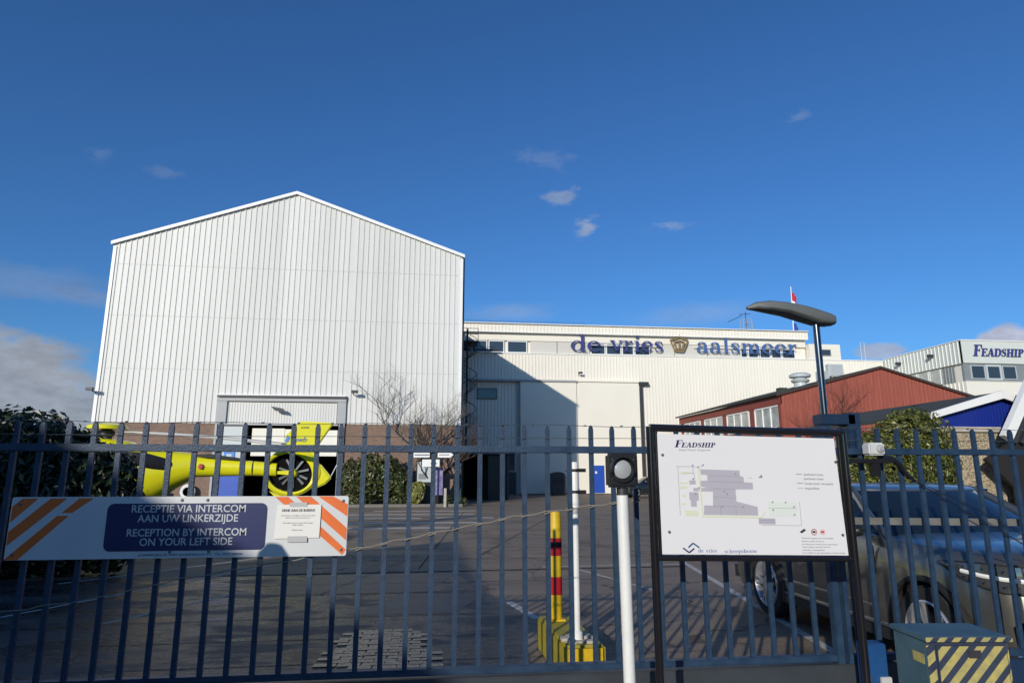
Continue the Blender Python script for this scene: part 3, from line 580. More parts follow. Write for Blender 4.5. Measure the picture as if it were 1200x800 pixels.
# ------------------------------------------------------------------ spiral stair
t_ = thing('spiral_stair', 'dark steel spiral staircase at the corner between hangar and cream hall', 'staircase', (2.75, 55.9, 0))
MB().tube([(0, 0, 0), (0, 0, 14.2)], .09, 8).build('centre_pole', M_charc, t_)
tread = None; nst = 64
hr = []
for i in range(nst):
    a = i * R(24); z = .2 + i * .2
    if tread is None:
        mb = MB(); mb.prism([(0.05, -.06), (.85, -.21), (.85, .21), (.05, .06)], -.03, .0, 'xy'); tread = mb.build('tread', M_charc, t_); o = tread
    else: o = tread.copy(); COL.objects.link(o)
    o.location = (0, 0, z); o.rotation_euler = (0, 0, a); hr.append((.85 * math.cos(a), .85 * math.sin(a), z + 1.0))
MB().tube(hr, .03, 5).build('handrail', M_charc, t_)
mb = MB()
for i in range(0, nst, 3): p = hr[i]; mb.tube([p, (p[0], p[1], p[2] - 1.0)], .018, 4)
mb.build('baluster', M_charc, t_); MB().box(-.9, .9, -.9, 1.55, 12.85, 12.93).box(.9, 2.9, .9, 1.5, 12.5, 12.58).build('landing', M_charc, t_)
mb = MB()
for x in (-.88, 0, .88): mb.tube([(x, -.88, 12.93), (x, -.88, 14.0)], .025, 4)
for z in (13.5, 14.0): mb.tube([(-.88, -.88, z), (.88, -.88, z)], .025, 4)
mb.build('landing_rail', M_charc, t_)

# entrance porch, bins, wall unit
t_ = thing('entrance_porch', 'charcoal flat-roofed entrance porch beside the hangar corner', 'porch', (0, 0, 0))
MB().box(1.9, 2.05, 44.5, 47.8, 0, 2.95).box(3.6, 4.95, 47.7, 47.85, 0, 2.95).box(4.95, 5.1, 44.5, 47.85, 0, 2.95).build('wall', M_charc, t_); MB().box(1.8, 5.2, 44.3, 48, 2.96, 3.12).build('roof', M_charc, t_); MB().box(2.05, 3.6, 47.6, 47.7, 0, 2.95).build('back_panel', M_dark, t_); MB().box(3.7, 4.92, 44.6, 44.66, .02, 2.92).build('front_panel', M_black, t_)
t_ = thing('waste_container', 'dark grey round-topped container against the cream sliding door', 'container', (10.3, 54.6, 0))
prof = [(-.62, .12), (.62, .12), (.62, 1.5)] + [(.62 * math.cos(R(a)), 1.5 + .38 * math.sin(R(a))) for a in range(15, 180, 15)] + [(-.62, 1.5)]
MB().prism(prof, -.6, .6).build('body', M_charc, t_); MB().box(-.5, .5, -.62, -.602, .9, 1.4).build('hatch', M_black, t_)
for x in (-.5, .5): MB().lathe([(.09, -.04), (.09, .04)], 10, Matrix.Translation((x, -.5, .09)), 'x').build('castor', M_tyre, t_)
t_ = thing('wall_unit', 'black box unit fixed to the ribbed wall right of the sliding door', 'box', (19.6, DY - .25, 2.6)); MB().box(-.35, .6, -.2, .18, -.35, 1.1).build('case', M_black, t_, bevel=.03); MB().lathe([(.16, -.22), (.12, -.26), (.01, -.26)], 12, Matrix.Translation((.25, 0, .45)), 'y').build('lens', M_lens, t_)

# ------------------------------------------------------------------ corner office block
f = thing('office_block', 'grey and white office block with blue lettering and a dark window band', 'building')
FX, FY = 42.9, 48.0; top = 12.5
Ps = lambda u, w, z: (FX - w, u, z)
mb = MB(); mb.add(*ribs(FY, 57.4, lambda u: 10.6, lambda u: top - .06, .42, .05, Ps)); mb.build('side_fascia', M_fgreen, f, fix=False)
mb = MB(); mb.add(*ribs(FY + 1.2, 57.4, lambda u: 9.15, lambda u: 10.5, .35, .05, lambda u, w, z: (FX + .15 - w, u, z))); mb.build('side_band', M_fgrey, f, fix=False)
mb = MB(); mb.add(*ribs(FY, 57.4, lambda u: 0, lambda u: 9.1, .42, .05, Ps)); mb.build('side_wall', M_lwhite, f, fix=False)
mb = MB(); mb.box(FX + .2, FX + 25, FY + .2, FY + 25, 0, top - .1); mb.build('core', M_lwhite, f)
MB().box(FX, FX + 25, FY - .06, FY + .19, 10.6, top - .04).build('front_fascia', M_fgreen, f)
MB().box(FX - .06, FX + 25.05, FY - .12, FY + 9.4, top - .03, top + .05).build('roof_edge', M_trim, f)
MB().box(FX + .03, FX + 25, FY + .06, FY + .19, 9.13, 10.57).build('front_band', M_fgrey, f)
MB().box(FX - .02, FX + 25, FY - .04, FY + .19, 0, 9.1).build('front_wall', M_lwhite, f)
MB().box(FX - .04, FX + 25, FY - .1, FY + .19, 9.1, 9.13).build('band_sill', M_trim, f)
for a, b_ in ((43.5, 44.75), (44.85, 46.25), (46.35, 47.6), (48.6, 49.9)): window(a, b_, 9.3 if a != 44.85 else 9.22, 10.42 if a != 44.85 else 10.5, FY + .02, f, frame=M_lightgrey, glass=M_glass, fw=.06 if a != 44.85 else .16)
for a in (50.6, 52.0, 53.4):
    ff = MB(); ff.box(FX + .02, FX + .12, a, a + .06, 9.2, 10.48); ff.box(FX + .02, FX + .12, a + 1.2, a + 1.26, 9.2, 10.48); o = ff.build('window', M_trim, f); MB().box(FX + .06, FX + .10, a + .06, a + 1.2, 9.2, 10.48).build('pane', M_glassl if a < 53 else M_lightgrey, o)
word('FEADSHIP', 43.75, 48.35, 11.18, .66, FY - .07, .08, M_navy2, f, name='letter', shear=.25, single=False, big=1.45)
for y in (51.0, 55.0): MB().box(FX - .5, FX - .06, y, y + .25, top - .9, top - .65).build('eave_lamp', M_charc, f)
t_ = thing('camera_mast', 'short lattice camera mast at the far end of the cream hall roof', 'mast', (41.3, 58, 12.4)); mb = MB()
for x in (-.2, .2): mb.tube([(x, 0, 0), (x, 0, 1.9)], .03, 4)
for z in (.3, .7, 1.1, 1.5, 1.9): mb.tube([(-.2, 0, z), (.2, 0, z)], .025, 4)
mb.build('lattice', M_lightgrey, t_)

# ------------------------------------------------------------------ red boarded building
r_ = thing('red_boarded_building', 'red vertically boarded gable building with dark roof and side windows', 'building')
RX, RY, RX2, RXP = 21.1, 37.8, 34.0, 27.9; RE, RP = 6.5, 8.25
rz_ = pw([(RX, RE), (RXP, RP), (RX2, RE)])
mb = MB(); vs = []; u = RX; brd = None
mb.add(*ribs(RX, RX2, lambda u: 0, lambda u: rz_(u) - .03, .26, .025, lambda u, w, z: (u, RY - w, z))); mb.build('gable_boards', M_redwood, r_, fix=False)
MB().prism([(RX + .1, 0), (RX2 - .1, 0), (RX2 - .1, RE - .12), (RXP, RP - .12), (RX + .1, RE - .12)], RY + .06, 54.5).build('core', M_redtrim, r_)
MB().box(RX, RX + .09, RY + .01, 54.6, 0, 4.45).build('side_wall', brickmat('red brick', (.22, .06, .04), (.17, .045, .033), (.2, .15, .12)), r_)
MB().box(RX - .04, RX + .08, RY + .0, 54.6, 5.9, RE - .05).build('side_fascia', M_redtrim, r_)
MB().prism([(RX - .3, RE - .08), (RXP, RP + .0), (RXP, RP + .12), (RX - .3, RE + .04)], RY - .12, 54.8).build('roof', M_roof, r_)
MB().prism([(RXP + .003, RP + .0), (RX2 + .3, RE - .08), (RX2 + .3, RE + .04), (RXP + .003, RP + .12)], RY - .12, 54.8).build('roof', M_roof, r_)
MB().prism([(RX - .3, RE - .15), (RXP, RP - .05), (RXP, RP + .03), (RX - .3, RE - .07)], RY - .17, RY - .122).prism([(RXP + .003, RP - .05), (RX2 + .3, RE - .15), (RX2 + .3, RE - .07), (RXP + .003, RP + .03)], RY - .17, RY - .122).build('barge_board', mat('barge brown', (.075, .028, .020), .6), r_)
for (a, b_) in ((38.15, 41.2), (42.1, 45.4), (46.1, 49.4), (50.3, 53.6)):
    n = 3; ff = MB(); fw = .07
    ff.box(RX + .0, RX + .1, a, b_, 5.78, 5.88); ff.box(RX + .0, RX + .1, a, b_, 4.46, 4.55)
    for k in range(n + 1): y = lerp(a, b_, k / n) - fw / 2; ff.box(RX - .01, RX + .09, y, y + fw, 4.55, 5.78)
    o = ff.build('window', M_trim, r_)
    for k in range(n): MB().box(RX + .05, RX + .07, lerp(a, b_, k / n) + fw / 2, lerp(a, b_, (k + 1) / n) - fw / 2, 4.55, 5.78).build('pane', M_glassl, o)
for y in (37.82, 41.25, 45.45, 49.45, 53.65): MB().box(RX - .03, RX + .09, y, y + (.3 if y < 38 else .6), 4.46, 5.88).build('pier', M_redtrim, r_)
t_ = thing('roof_ventilator', 'round grey mushroom ventilator on the dark roof beside the lamp pole', 'ventilator', (25.3, 42.5, 7.45))
MB().lathe([(.45, 0), (.42, .45), (.55, .5), (.62, .62), (.45, .72), (.42, .8), (.7, .84), (.72, 1.0), (.5, 1.12), (.01, 1.15)], 16).build('cowl', M_lightgrey, t_, smooth=True)
for k, (x, y, z, s) in enumerate(((27.0, 42.5, 8.0, .8), (28.0, 42.6, 8.3, 1.1))):
    t_ = thing('air_conditioner', ['smaller pale outdoor unit on the roof just right of the lamp pole', 'larger pale outdoor unit near the ridge of the dark roof'][k], 'air conditioner', (x, y, z))
    MB().box(-.5 * s, .5 * s, -.2, .2, .1, .1 + .8 * s).build('case', M_lightgrey, t_, bevel=.02); mb = MB()
    for q in range(5): mb.box(-.4 * s, .4 * s, -.22, -.202, .2 + q * .14 * s, .24 + q * .14 * s)
    mb.build('grille', M_greyframe, t_); MB().box(-.45 * s, -.35 * s, -.2, .2, -.1, .1).box(.35 * s, .45 * s, -.2, .2, -.1, .1).build('foot', M_charc, t_)
t_ = thing('roof_dish', 'small dark hatch on the left ridge of the red building', 'hatch', (26.3, 46.8, 8.0)); MB().box(-.3, .3, -.3, .3, -.4, .12).build('hatch', M_roof, t_)

# ------------------------------------------------------------------ blue gabled building with pebble-dash wall
q_ = thing('blue_gable_building', 'low building with blue ribbed gable, white bargeboards and pebble-dash wall', 'building')
BY = 14.0; BL, BP, BR = 11.45, 13.24, 15.0; EL_, PL_ = 2.93, 3.44
bz = pw([(BL, EL_), (BP, PL_), (BR, EL_ - .05)])
mb = MB(); mb.add(*ribs(BL + .1, BR, lambda u: 2.72, lambda u: max(2.73, bz(u) - .05), .085, .012, lambda u, w, z: (u, BY - .02 - w, z))); mb.build('gable_cladding', M_cobalt, q_, fix=False)
for k, (a, b_) in enumerate(((11.62, 12.42), (12.44, 13.24), (13.26, 14.1), (14.12, 15.2))): MB().box(a, b_, BY - .03, BY + .12, 0, 2.58).build('pebble_panel', M_peb, q_)
mb = MB(); mb.box(11.64, 15.0, BY + .13, BY + 5, 0, 2.6); mb.build('core', M_coping, q_)
MB().box(11.52, 13.24, BY - .10, BY + .2, 2.60, 2.72).build('coping', M_coping, q_, bevel=.008); MB().box(13.245, 15.25, BY - .10, BY + .2, 2.60, 2.72).build('coping', M_coping, q_, bevel=.008)
MB().prism([(BL - .15, EL_ - .02), (BP, PL_ + .02), (BP, PL_ + .1), (BL - .15, EL_ + .06)], BY - .15, BY + 5.2).build('roof', M_roofg, q_)
MB().prism([(BP + .003, PL_ + .02), (BR + .2, EL_ - .12), (BR + .2, EL_ - .04), (BP + .003, PL_ + .1)], BY - .15, BY + 5.2).build('roof', M_roofg, q_)
MB().prism([(BL - .2, EL_ - .07), (BP, PL_ - .06), (BP, PL_ + .13), (BL - .22, EL_ + .07)], BY - .22, BY - .153).prism([(BP + .003, PL_ - .06), (BR + .2, EL_ - .2), (BR + .2, EL_ - .01), (BP + .003, PL_ + .13)], BY - .22, BY - .153).build('barge_board', M_trim, q_)
MB().tube([(11.52, BY - .08, 0), (11.52, BY - .08, 2.6)], .045, 8).build('downpipe', M_trim, q_, smooth=True)
# dark steep-roofed shed, right edge
s_ = thing('dark_shed', 'shed with steep dark corrugated roof, white bargeboard and black shade panel at the right', 'shed')
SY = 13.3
MB().prism([(12.92, 2.36), (12.2, 1.96), (12.85, 1.33), (12.85, .0), (16.5, 0), (16.5, 6.0), (15.5, 6.0)], SY + .1, SY + .2).build('wall', mat('shade black', (.013, .012, .013), .8), s_)  # near-black panel cut to the outline of the shade on the pebble dash
mb = MB(); e0 = Vector((12.80, 0, 2.36)); e1 = Vector((15.38, 0, 6.3)); dd = (e1 - e0); nn = Vector((-dd.z, 0, dd.x)).normalized()
pts = [e0 + nn * .02, e1 + nn * .02, e1 + nn * .23, e0 + nn * .23]; 
mb.add([(p.x, SY - .06, p.z) for p in pts] + [(p.x, SY + .1, p.z) for p in pts], [(0, 1, 2, 3), (4, 5, 6, 7)] + [(i, (i + 1) % 4, 4 + (i + 1) % 4, 4 + i) for i in range(4)]); mb.build('barge_board', M_trim, s_)
for k in range(11):
    o_ = -nn * (.02 + k * .16); pts = [e0 + o_ + dd * (.02 * k), e1 + o_, e1 + o_ - nn * .09, e0 + o_ - nn * .09 + dd * (.02 * k)]
    mb = MB(); mb.add([(p.x, SY - .03, p.z) for p in pts] + [(p.x, SY + .098, p.z) for p in pts], [(0, 1, 2, 3), (4, 5, 6, 7)] + [(i, (i + 1) % 4, 4 + (i + 1) % 4, 4 + i) for i in range(4)]); mb.build('roof_rib', M_charc, s_)
t_ = thing('marker_post', 'small red and white marker post beyond the car bonnet', 'post', (9.68, 10.2, 0)); 
for k in range(5): MB().box(-.035, .035, -.035, .035, .22 * k, .22 * k + .218).build('band', M_red if k % 2 == 0 else M_trim, t_)

# ------------------------------------------------------------------ foliage
def leaves(mb, cs, n, size, rnd, flat=.6):
    """cs: list of (cx,cy,cz,rx,ry,rz) lobes"""
    vol = [c[3] * c[4] * c[5] for c in cs]; tot = sum(vol)
    for c, vv in zip(cs, vol):
        for _ in range(int(n * vv / tot)):
            while True:
                p = Vector((rnd.uniform(-1, 1), rnd.uniform(-1, 1), rnd.uniform(-1, 1)))
                if p.length <= 1: break
            p = p.normalized() * (p.length ** .45) if p.length > 0 else p
            jit = 1 + .12 * math.sin(p.x * 7 + c[0] * 3) * math.sin(p.z * 8 + c[1]) + .06 * math.sin(p.y * 13 + p.z * 11)
            q = Vector((c[0] + p.x * c[3] * jit, c[1] + p.y * c[4] * jit, c[2] + p.z * c[5] * jit))
            a = Vector((rnd.gauss(0, 1), rnd.gauss(0, 1), rnd.gauss(0, 1))).normalized(); nrm = (p.normalized() + a * flat * 1.4).normalized()
            t1 = nrm.cross(a).normalized(); t2 = nrm.cross(t1); s = size * rnd.uniform(.6, 1.35)
            o = len(mb.v); fold = nrm * s * .12
            mb.v += [tuple(q - t1 * s), tuple(q + t2 * s * .42 + fold), tuple(q + t1 * s), tuple(q - t2 * s * .42 + fold)]; mb.f.append((o, o + 1, o + 2, o + 3))
def bush(name, label, cat, loc, lobes, n, size, m, seed, stems=5, group=None, tall=1.0, sm=None):
    rnd = random.Random(seed); t_ = thing(name, label, cat, loc, 0, group)
    mb = MB(); leaves(mb, lobes, n, size, rnd); mb.build('foliage', m, t_, fix=False)
    mb = MB()
    for k in range(stems):
        c = rnd.choice(lobes); x = rnd.uniform(-.15, .15) + c[0] * .3; y = c[1] * .3 + rnd.uniform(-.1, .1)
        mb.tube([(x, y, -.02), (lerp(x, c[0], .5) + rnd.uniform(-.1, .1), lerp(y, c[1], .5), c[2] * .5), (c[0], c[1], c[2])], [.04 * tall, .03 * tall, .012], 6)
    mb.build('stem', sm or M_barkd, t_); return t_
# dark evergreen mass, left, inside the gate
bush('evergreen_bush', 'large dark evergreen bush at the left edge behind the gate', 'bush', (-8.2, 12.3, 0), [(-.9, 0, 1.25, 1.4, 1.0, 1.35), (.5, -.1, 1.3, 1.3, 1.0, 1.35), (1.5, 0, 1.15, .9, .9, 1.25), (-.1, .1, 2.15, 1.1, .8, .72), (1.2, .1, 2.15, .9, .7, .62), (-1.3, 0, 2.3, 1.2, .9, .85)], 26000, .075, M_leafd, 11)
bush('evergreen_bush', 'dark glossy bush sloping down beside the yellow helicopter', 'bush', (-6.05, 12.0, 0), [(-.7, 0, 1.2, .9, .8, 1.25), (.05, 0, 1.1, .8, .75, 1.15), (.6, .05, 1.0, .58, .6, 1.0), (-.5, 0, 1.95, .75, .6, .6), (.15, 0, 1.75, .6, .5, .52), (.62, .05, 1.5, .48, .45, .55), (.75, .1, .6, .42, .5, .58)], 19000, .07, M_leafd, 12)
# hedge in front of the hangar
bush('evergreen_hedge', 'rounded green hedge shrub against the brown brick, left of the arrow sign', 'bush', (-3.1, 36.6, 0), [(-1.2, 0, 1.3, .75, .6, 1.15), (-.3, 0, 1.5, .9, .7, 1.35), (.7, 0, 1.45, .85, .7, 1.25), (1.3, 0, 1.1, .6, .6, .95)], 7000, .11, M_leafh, 13)
bush('yellow_shrub', 'small yellow-green shrub at the foot of the information board', 'shrub', (-.85, 35.55, 0), [(0, 0, .65, .42, .4, .62), (.2, 0, .95, .3, .3, .35)], 1400, .09, M_leafy, 14, stems=3)
for k, (x, s_l) in enumerate(((-3.9, 'leftmost low dark ground shrub under the hedge by the brick wall'), (-1.75, 'low dark shrub on the soil between hedge and yellow shrub'), (1.0, 'low dark shrub at the right-hand corner of the hangar'))):
    bush('low_shrub', s_l, 'shrub', (x, 35.9, 0), [(0, 0, .3, .5, .35, .32), (.5, 0, .25, .4, .3, .25)], 500, .08, M_leafh, 15 + k, stems=2)
MB().box(-4.6, 1.45, 35.3, 37.95, 0.001, .12).build('planting_bed', M_soil, kind='structure'); MB().box(-4.75, 1.6, 35.15, 35.29, 0.001, .15).build('bed_kerb', M_stone, kind='structure')
# big ivy at right
bush('ivy_tree', 'large sunlit ivy-covered bush behind the parked car', 'bush', (9.85, 13.0, -.1), [(-1.1, 0, 1.3, .72, .6, 1.0), (-.3, 0, 1.6, .85, .7, 1.1), (.5, .1, 1.75, .72, .6, 1.1), (.25, 0, 2.5, .68, .5, .55), (.8, .1, 2.15, .42, .4, .6), (.75, .1, 1.2, .5, .5, 1.0), (-.6, 0, 2.15, .62, .5, .5), (-1.2, 0, 1.75, .5, .5, .5), (.45, 0, 2.95, .28, .25, .22), (-.2, 0, 2.62, .35, .3, .25), (1.0, 0, 2.6, .25, .25, .3), (-1.0, 0, 2.25, .3, .3, .22), (.95, .1, 2.9, .16, .16, .16), (.1, .1, 2.95, .18, .2, .16), (1.2, .1, 1.9, .2, .25, .3)], 38000, .048, M_leafo, 21, stems=8)
# bare trees
def bare(name, label, loc, h, seed, m, spread=.6, depth=6, r0=.09, lean=0, k0=3, group=None, fork=.35):
    rnd = random.Random(seed); t_ = thing(name, label, 'tree', loc, 0, group); trunk = MB(); br = MB()
    def grow(p, d, l, r, dep, mb):
        pts = [p]; q = p; dd = d
        for i in range(3):
            dd = (dd + Vector((rnd.uniform(-.2, .2), rnd.uniform(-.2, .2), rnd.uniform(-.05, .14)))).normalized(); q = q + dd * l / 3; pts.append(q)
        mb.tube(pts, r, 6 if r > .02 else 4, r2=r * .62, cap=False)
        if dep == 0: return
        nb = 2 if dep < 3 else k0
        for i in range(nb + (1 if rnd.random() < .5 else 0)):
            st = pts[rnd.choice((1, 2, 3, 3))]
            a = rnd.uniform(0, 2 * math.pi); sd = Vector((math.cos(a), math.sin(a) * .8, 0)); nd = (dd * .75 + sd * spread * rnd.uniform(.6, 1.3) + Vector((0, 0, .18))).normalized()
            grow(st, nd, l * rnd.uniform(.6, .82), r * rnd.uniform(.45, .62), dep - 1, br)
    grow(Vector((0, 0, 0)), Vector((lean, 0, 1)).normalized(), h * fork, r0, depth, trunk)
    trunk.build('trunk', m, t_, smooth=True); br.build('branch', m, t_, fix=False); return t_
bare('bare_tree', 'pale bare tree with spreading branches in front of the hangar wall', (-1.35, 36.4, 0), 7.0, 5, M_bark, .88, 6, .12, k0=3, fork=.42)
bare('bare_tree', 'dark bare tree with ivy-thick trunk at the hangar corner', (.2, 36.6, 0), 4.7, 9, M_barkd, .5, 5, .2, -.03, group=None, fork=.42)
bare('bare_tree', 'reddish bare twiggy tree in front of the red boards behind the lamp pole', (19.2, 30.5, 0), 6.2, 23, M_twig, .6, 6, .08, k0=3)
bare('bare_tree', 'reddish bare twiggy tree in front of the red boards nearest the ridge', (17.6, 25.6, 0), 5.4, 31, M_twig, .65, 6, .07, k0=3)

# signs by the tree
t_ = thing('arrow_sign', 'white double arrow direction sign on a dark post by the trees', 'sign', (.05, 35.0, 0))
MB().tube([(0, 0, 0), (0, 0, 2.95)], .05, 8).build('post', M_charc, t_); MB().prism([(-1.05, 2.52), (-.22, 2.52), (-.22, 2.80), (-1.05, 2.80)], -.10, -.055).build('arrow_board', M_trim, t_); MB().prism([(.2, 2.52), (.85, 2.52), (1.02, 2.66), (.85, 2.80), (.2, 2.80)], -.10, -.055).build('arrow_board', M_trim, t_)
MB().box(-1.0, -.25, -.108, -.102, 2.62, 2.68).build('print', M_text, t_); MB().box(.28, .8, -.108, -.102, 2.64, 2.68).build('print', M_text, t_); MB().box(-.6, .3, -.05, .05, 2.05, 2.42).build('notice_plate', M_trim, t_); MB().box(-.15, .15, -.055, -.052, 2.18, 2.26).build('print', M_teal, t_)
t_ = thing('notice_board', 'free-standing poster board with pale sheet and dark lower panel', 'sign', (-.45, 36.3, 0))
MB().box(-.42, .42, -.05, .05, .1, 2.4).build('board', M_black, t_); MB().box(-.36, .36, -.06, -.052, 1.25, 2.32).build('poster', M_lightgrey, t_); MB().box(-.3, .1, -.068, -.062, 1.4, 1.7).build('picture', M_fgrey, t_)
t_ = thing('blue_poster', 'blue and purple printed banner behind the arrow post', 'banner', (.35, 35.5, 0)); MB().box(-.2, .2, -.04, .04, .6, 2.0).build('panel', mat('violet print', (.10, .07, .22), .5, col2=(.30, .28, .42), scale=5), t_); MB().tube([(0, .06, 0), (0, .06, 1.6)], .03, 6).build('post', M_charc, t_)
t_ = thing('wooden_post', 'short pale wooden post at the foot of the hangar corner', 'post', (.68, 35.05, 0)); MB().box(-.07, .07, -.07, .07, 0, .95).build('post', M_coping, t_, bevel=.01)

# ------------------------------------------------------------------ helicopter
HZ = 0.0; he = thing('helicopter', 'yellow rescue helicopter with ducted tail fan parked before the hangar door', 'helicopter', (0, 18.5, 0))
def loft(mb, secs, n=20, power=2.3):
    """secs: (x, zc, ry, rz)"""
    o = len(mb.v)
    for (x, zc, ry, rz, *yo) in secs:
        y0 = yo[0] if yo else 0
        for j in range(n):
            a = 2 * math.pi * j / n; c_, s__ = math.cos(a), math.sin(a)
            mb.v.append((x, y0 + ry * math.copysign(abs(c_) ** (2 / power), c_), zc + rz * math.copysign(abs(s__) ** (2 / power), s__)))
    k = len(secs)
    for i in range(k - 1):
        for j in range(n): mb.f.append((o + i * n + j, o + i * n + (j + 1) % n, o + (i + 1) * n + (j + 1) % n, o + (i + 1) * n + j))
    mb.f.append(tuple(o + j for j in range(n))); mb.f.append(tuple(o + (k - 1) * n + j for j in range(n)))
mb = MB(); loft(mb, [(-11.9, .95, .12, .1), (-11.6, 1.0, .5, .42), (-11.1, 1.12, .72, .68), (-10.3, 1.25, .8, .86), (-9.2, 1.32, .82, .95), (-8.2, 1.35, .82, .98), (-7.7, 1.45, .78, .92), (-7.2, 1.58, .62, .70), (-6.7, 1.75, .42, .48), (-6.25, 1.85, .28, .32)]); mb.build('fuselage', M_heli, he, smooth=True)
mb = MB(); loft(mb, [(-6.5, 1.8, .3, .36), (-6.2, 1.84, .22, .27), (-5.4, 1.82, .18, .225), (-4.7, 1.79, .15, .19), (-4.15, 1.76, .12, .17)], 16, 2.1); mb.build('tail_boom', M_heli, he, smooth=True)
mb = MB(); loft(mb, [(-9.9, 2.15, .3, .12), (-9.4, 2.25, .42, .26), (-8.6, 2.28, .46, .30), (-7.9, 2.22, .45, .26), (-7.5, 2.1, .38, .2), (-7.2, 1.95, .25, .16)], 16, 2.6); mb.build('engine_cowling', M_heli, he, smooth=True)
mb = MB(); loft(mb, [(-7.95, 2.06, .01, .05, -.80), (-7.8, 2.08, .03, .13, -.76), (-7.3, 2.0, .04, .19, -.64), (-6.85, 1.88, .04, .17, -.45), (-6.55, 1.80, .01, .05, -.33)], 14); mb.build('rear_window', M_black, he, smooth=True)
mb = MB(); loft(mb, [(-8.2, .55, .6, .10), (-7.7, .62, .55, .12), (-7.2, .82, .42, .1), (-6.8, 1.1, .25, .06)], 14); mb.build('belly_panel', M_charc, he, smooth=True)
mb = MB(); loft(mb, [(-6.3, 2.12, .06, .03), (-5.9, 2.10, .2, .07), (-5.2, 2.03, .18, .05), (-4.9, 1.98, .05, .03)], 12); mb.build('boom_fairing', M_roofg, he, smooth=True)
mb = MB()
for x in (-10.1, -9.2, -8.35): mb.box(x, x + .018, -.832, -.70, .9, 1.75)
mb.box(-10.1, -7.6, -.834, -.70, 1.12, 1.135); mb.build('panel_seam', M_charc, he)
for x in (-4.75, -5.6): MB().lathe([(.19 if x > -5 else .215, -.012), (.19 if x > -5 else .215, .0)], 20, Matrix.Translation((x, 0, 1.80)), 'x').build('boom_joint', M_charc, he)
# duct: shroud outline with elliptical hole
cx_, cz_ = -3.76, 1.68
outer = []; inner = []; n = 40
for i in range(n):
    a = 2 * math.pi * i / n
    ex = 1.0 + .10 * max(0, math.cos(a)) ** 6
    outer.append((cx_ + .70 * ex * math.cos(a), cz_ + .62 * math.sin(a) + (.06 * math.sin(a) if math.sin(a) > 0 else 0)))
    inner.append((cx_ - .03 + .59 * math.cos(a) , cz_ + .50 * math.sin(a) - .06 * math.cos(a)))
vs = []; 
for y, O, I_, k in ((-.17, outer, inner, 1), (.17, outer, inner, 1)):
    vs += [(p[0], y * .7, p[1]) for p in O] + [(p[0], y, p[1]) for p in [((o_[0] + i_[0]) / 2, (o_[1] + i_[1]) / 2) for o_, i_ in zip(O, I_)]] + [(p[0], y * .85, p[1]) for p in I_]
fs = []
for i in range(n):
    j = (i + 1) % n
    for (a, b_) in ((0, n), (n, 2 * n)): fs.append((a + i, a + j, b_ + j, b_ + i)); fs.append((3 * n + a + i, 3 * n + b_ + i, 3 * n + b_ + j, 3 * n + a + j))
    fs.append((i, 3 * n + i, 3 * n + j, j)); fs.append((2 * n + i, 2 * n + j, 5 * n + j, 5 * n + i))
MB().add(vs, fs).build('fan_shroud', M_heli, he, smooth=True)
MB().prism([(p[0], p[1]) for p in inner[::2]], .04, .10).build('fan_backplate', M_dark, he)
mb = MB()
MB().lathe([(.02, -.2), (.09, -.17), (.12, -.08), (.12, .03)], 14, Matrix.Translation((cx_ + .05, 0, cz_ - .01)), 'y').build('fan_hub', M_heli, he, smooth=True)
MB().prism([(cx_ - .55, cz_ - .02), (cx_ + .0, cz_ - .06), (cx_ + .0, cz_ + .06), (cx_ - .55, cz_ + .04)], -.06, .03).build('fan_strut', M_heli, he)
for k in range(10):
    a = R(36 * k + 12 + (k % 3) * 6); c0 = Vector((cx_ + .05, 0, cz_)); dv = Vector((math.cos(a), 0, math.sin(a))); nv = Vector((-dv.z, 0, dv.x))
    L = .40; pts = [c0 + dv * .11 - nv * .022, c0 + dv * L - nv * .03, c0 + dv * L + nv * .03, c0 + dv * .11 + nv * .022]
    mb = MB(); mb.add([(p.x, -.04 + (.03 if i in (2, 3) else 0), p.z) for i, p in enumerate(pts)] + [(p.x, -.025 + (.03 if i in (2, 3) else 0), p.z) for i, p in enumerate(pts)], [(0, 1, 2, 3), (4, 5, 6, 7)] + [(i, (i + 1) % 4, 4 + (i + 1) % 4, 4 + i) for i in range(4)]); mb.build('fan_blade', M_fgrey, he)
# fin above the duct, lower skid
MB().prism([(-4.42, 2.02), (-4.0, 2.30), (-3.98, 2.66), (-3.60, 3.06), (-2.72, 3.02), (-3.16, 2.32), (-3.05, 1.9), (-3.3, 2.15), (-3.76, 2.28), (-4.15, 2.12)], -.07, .07).build('tail_fin', M_heli, he, bevel=.02)
MB().prism([(-3.30, 1.95), (-3.02, 1.92), (-2.70, 1.55), (-2.86, 1.38), (-3.22, 1.22), (-3.12, 1.5), (-3.1, 1.75)], -.10, .10).build('tail_cone', M_heli, he, bevel=.03)
MB().prism([(-4.3, 1.2), (-3.75, .98), (-3.3, 1.08), (-3.4, .98), (-3.75, .86), (-4.1, 1.0)], -.04, .04).build('tail_bumper', M_heli, he)
MB().tube([(-2.72, 0, 1.6), (-2.58, 0, 1.9)], .012, 5).build('tail_aerial', M_trim, he)
text('operator_lettering', 'anwb', .20, (-3.84, -.078, 2.50), M_steelblue, he, depth=.004, shear=.3, width=.42)
MB().prism([(-3.98, 2.50), (-3.92, 2.68), (-3.84, 2.60), (-3.90, 2.48)], -.08, -.072).build('logo_mark', M_lblue, he); text('registration', 'ANWB', .07, (-3.58, -.078, 2.86), M_textb, he, depth=.002)
mb = MB()
for k in range(3): 
    a = R(60 * k); bar2(mb, (-6.03 - .07 * math.cos(a), 1.84 - .07 * math.sin(a)), (-6.03 + .07 * math.cos(a), 1.84 + .07 * math.sin(a)), .035, -.262 - .002 * k, -.20)
mb.build('star_emblem', M_red, he)
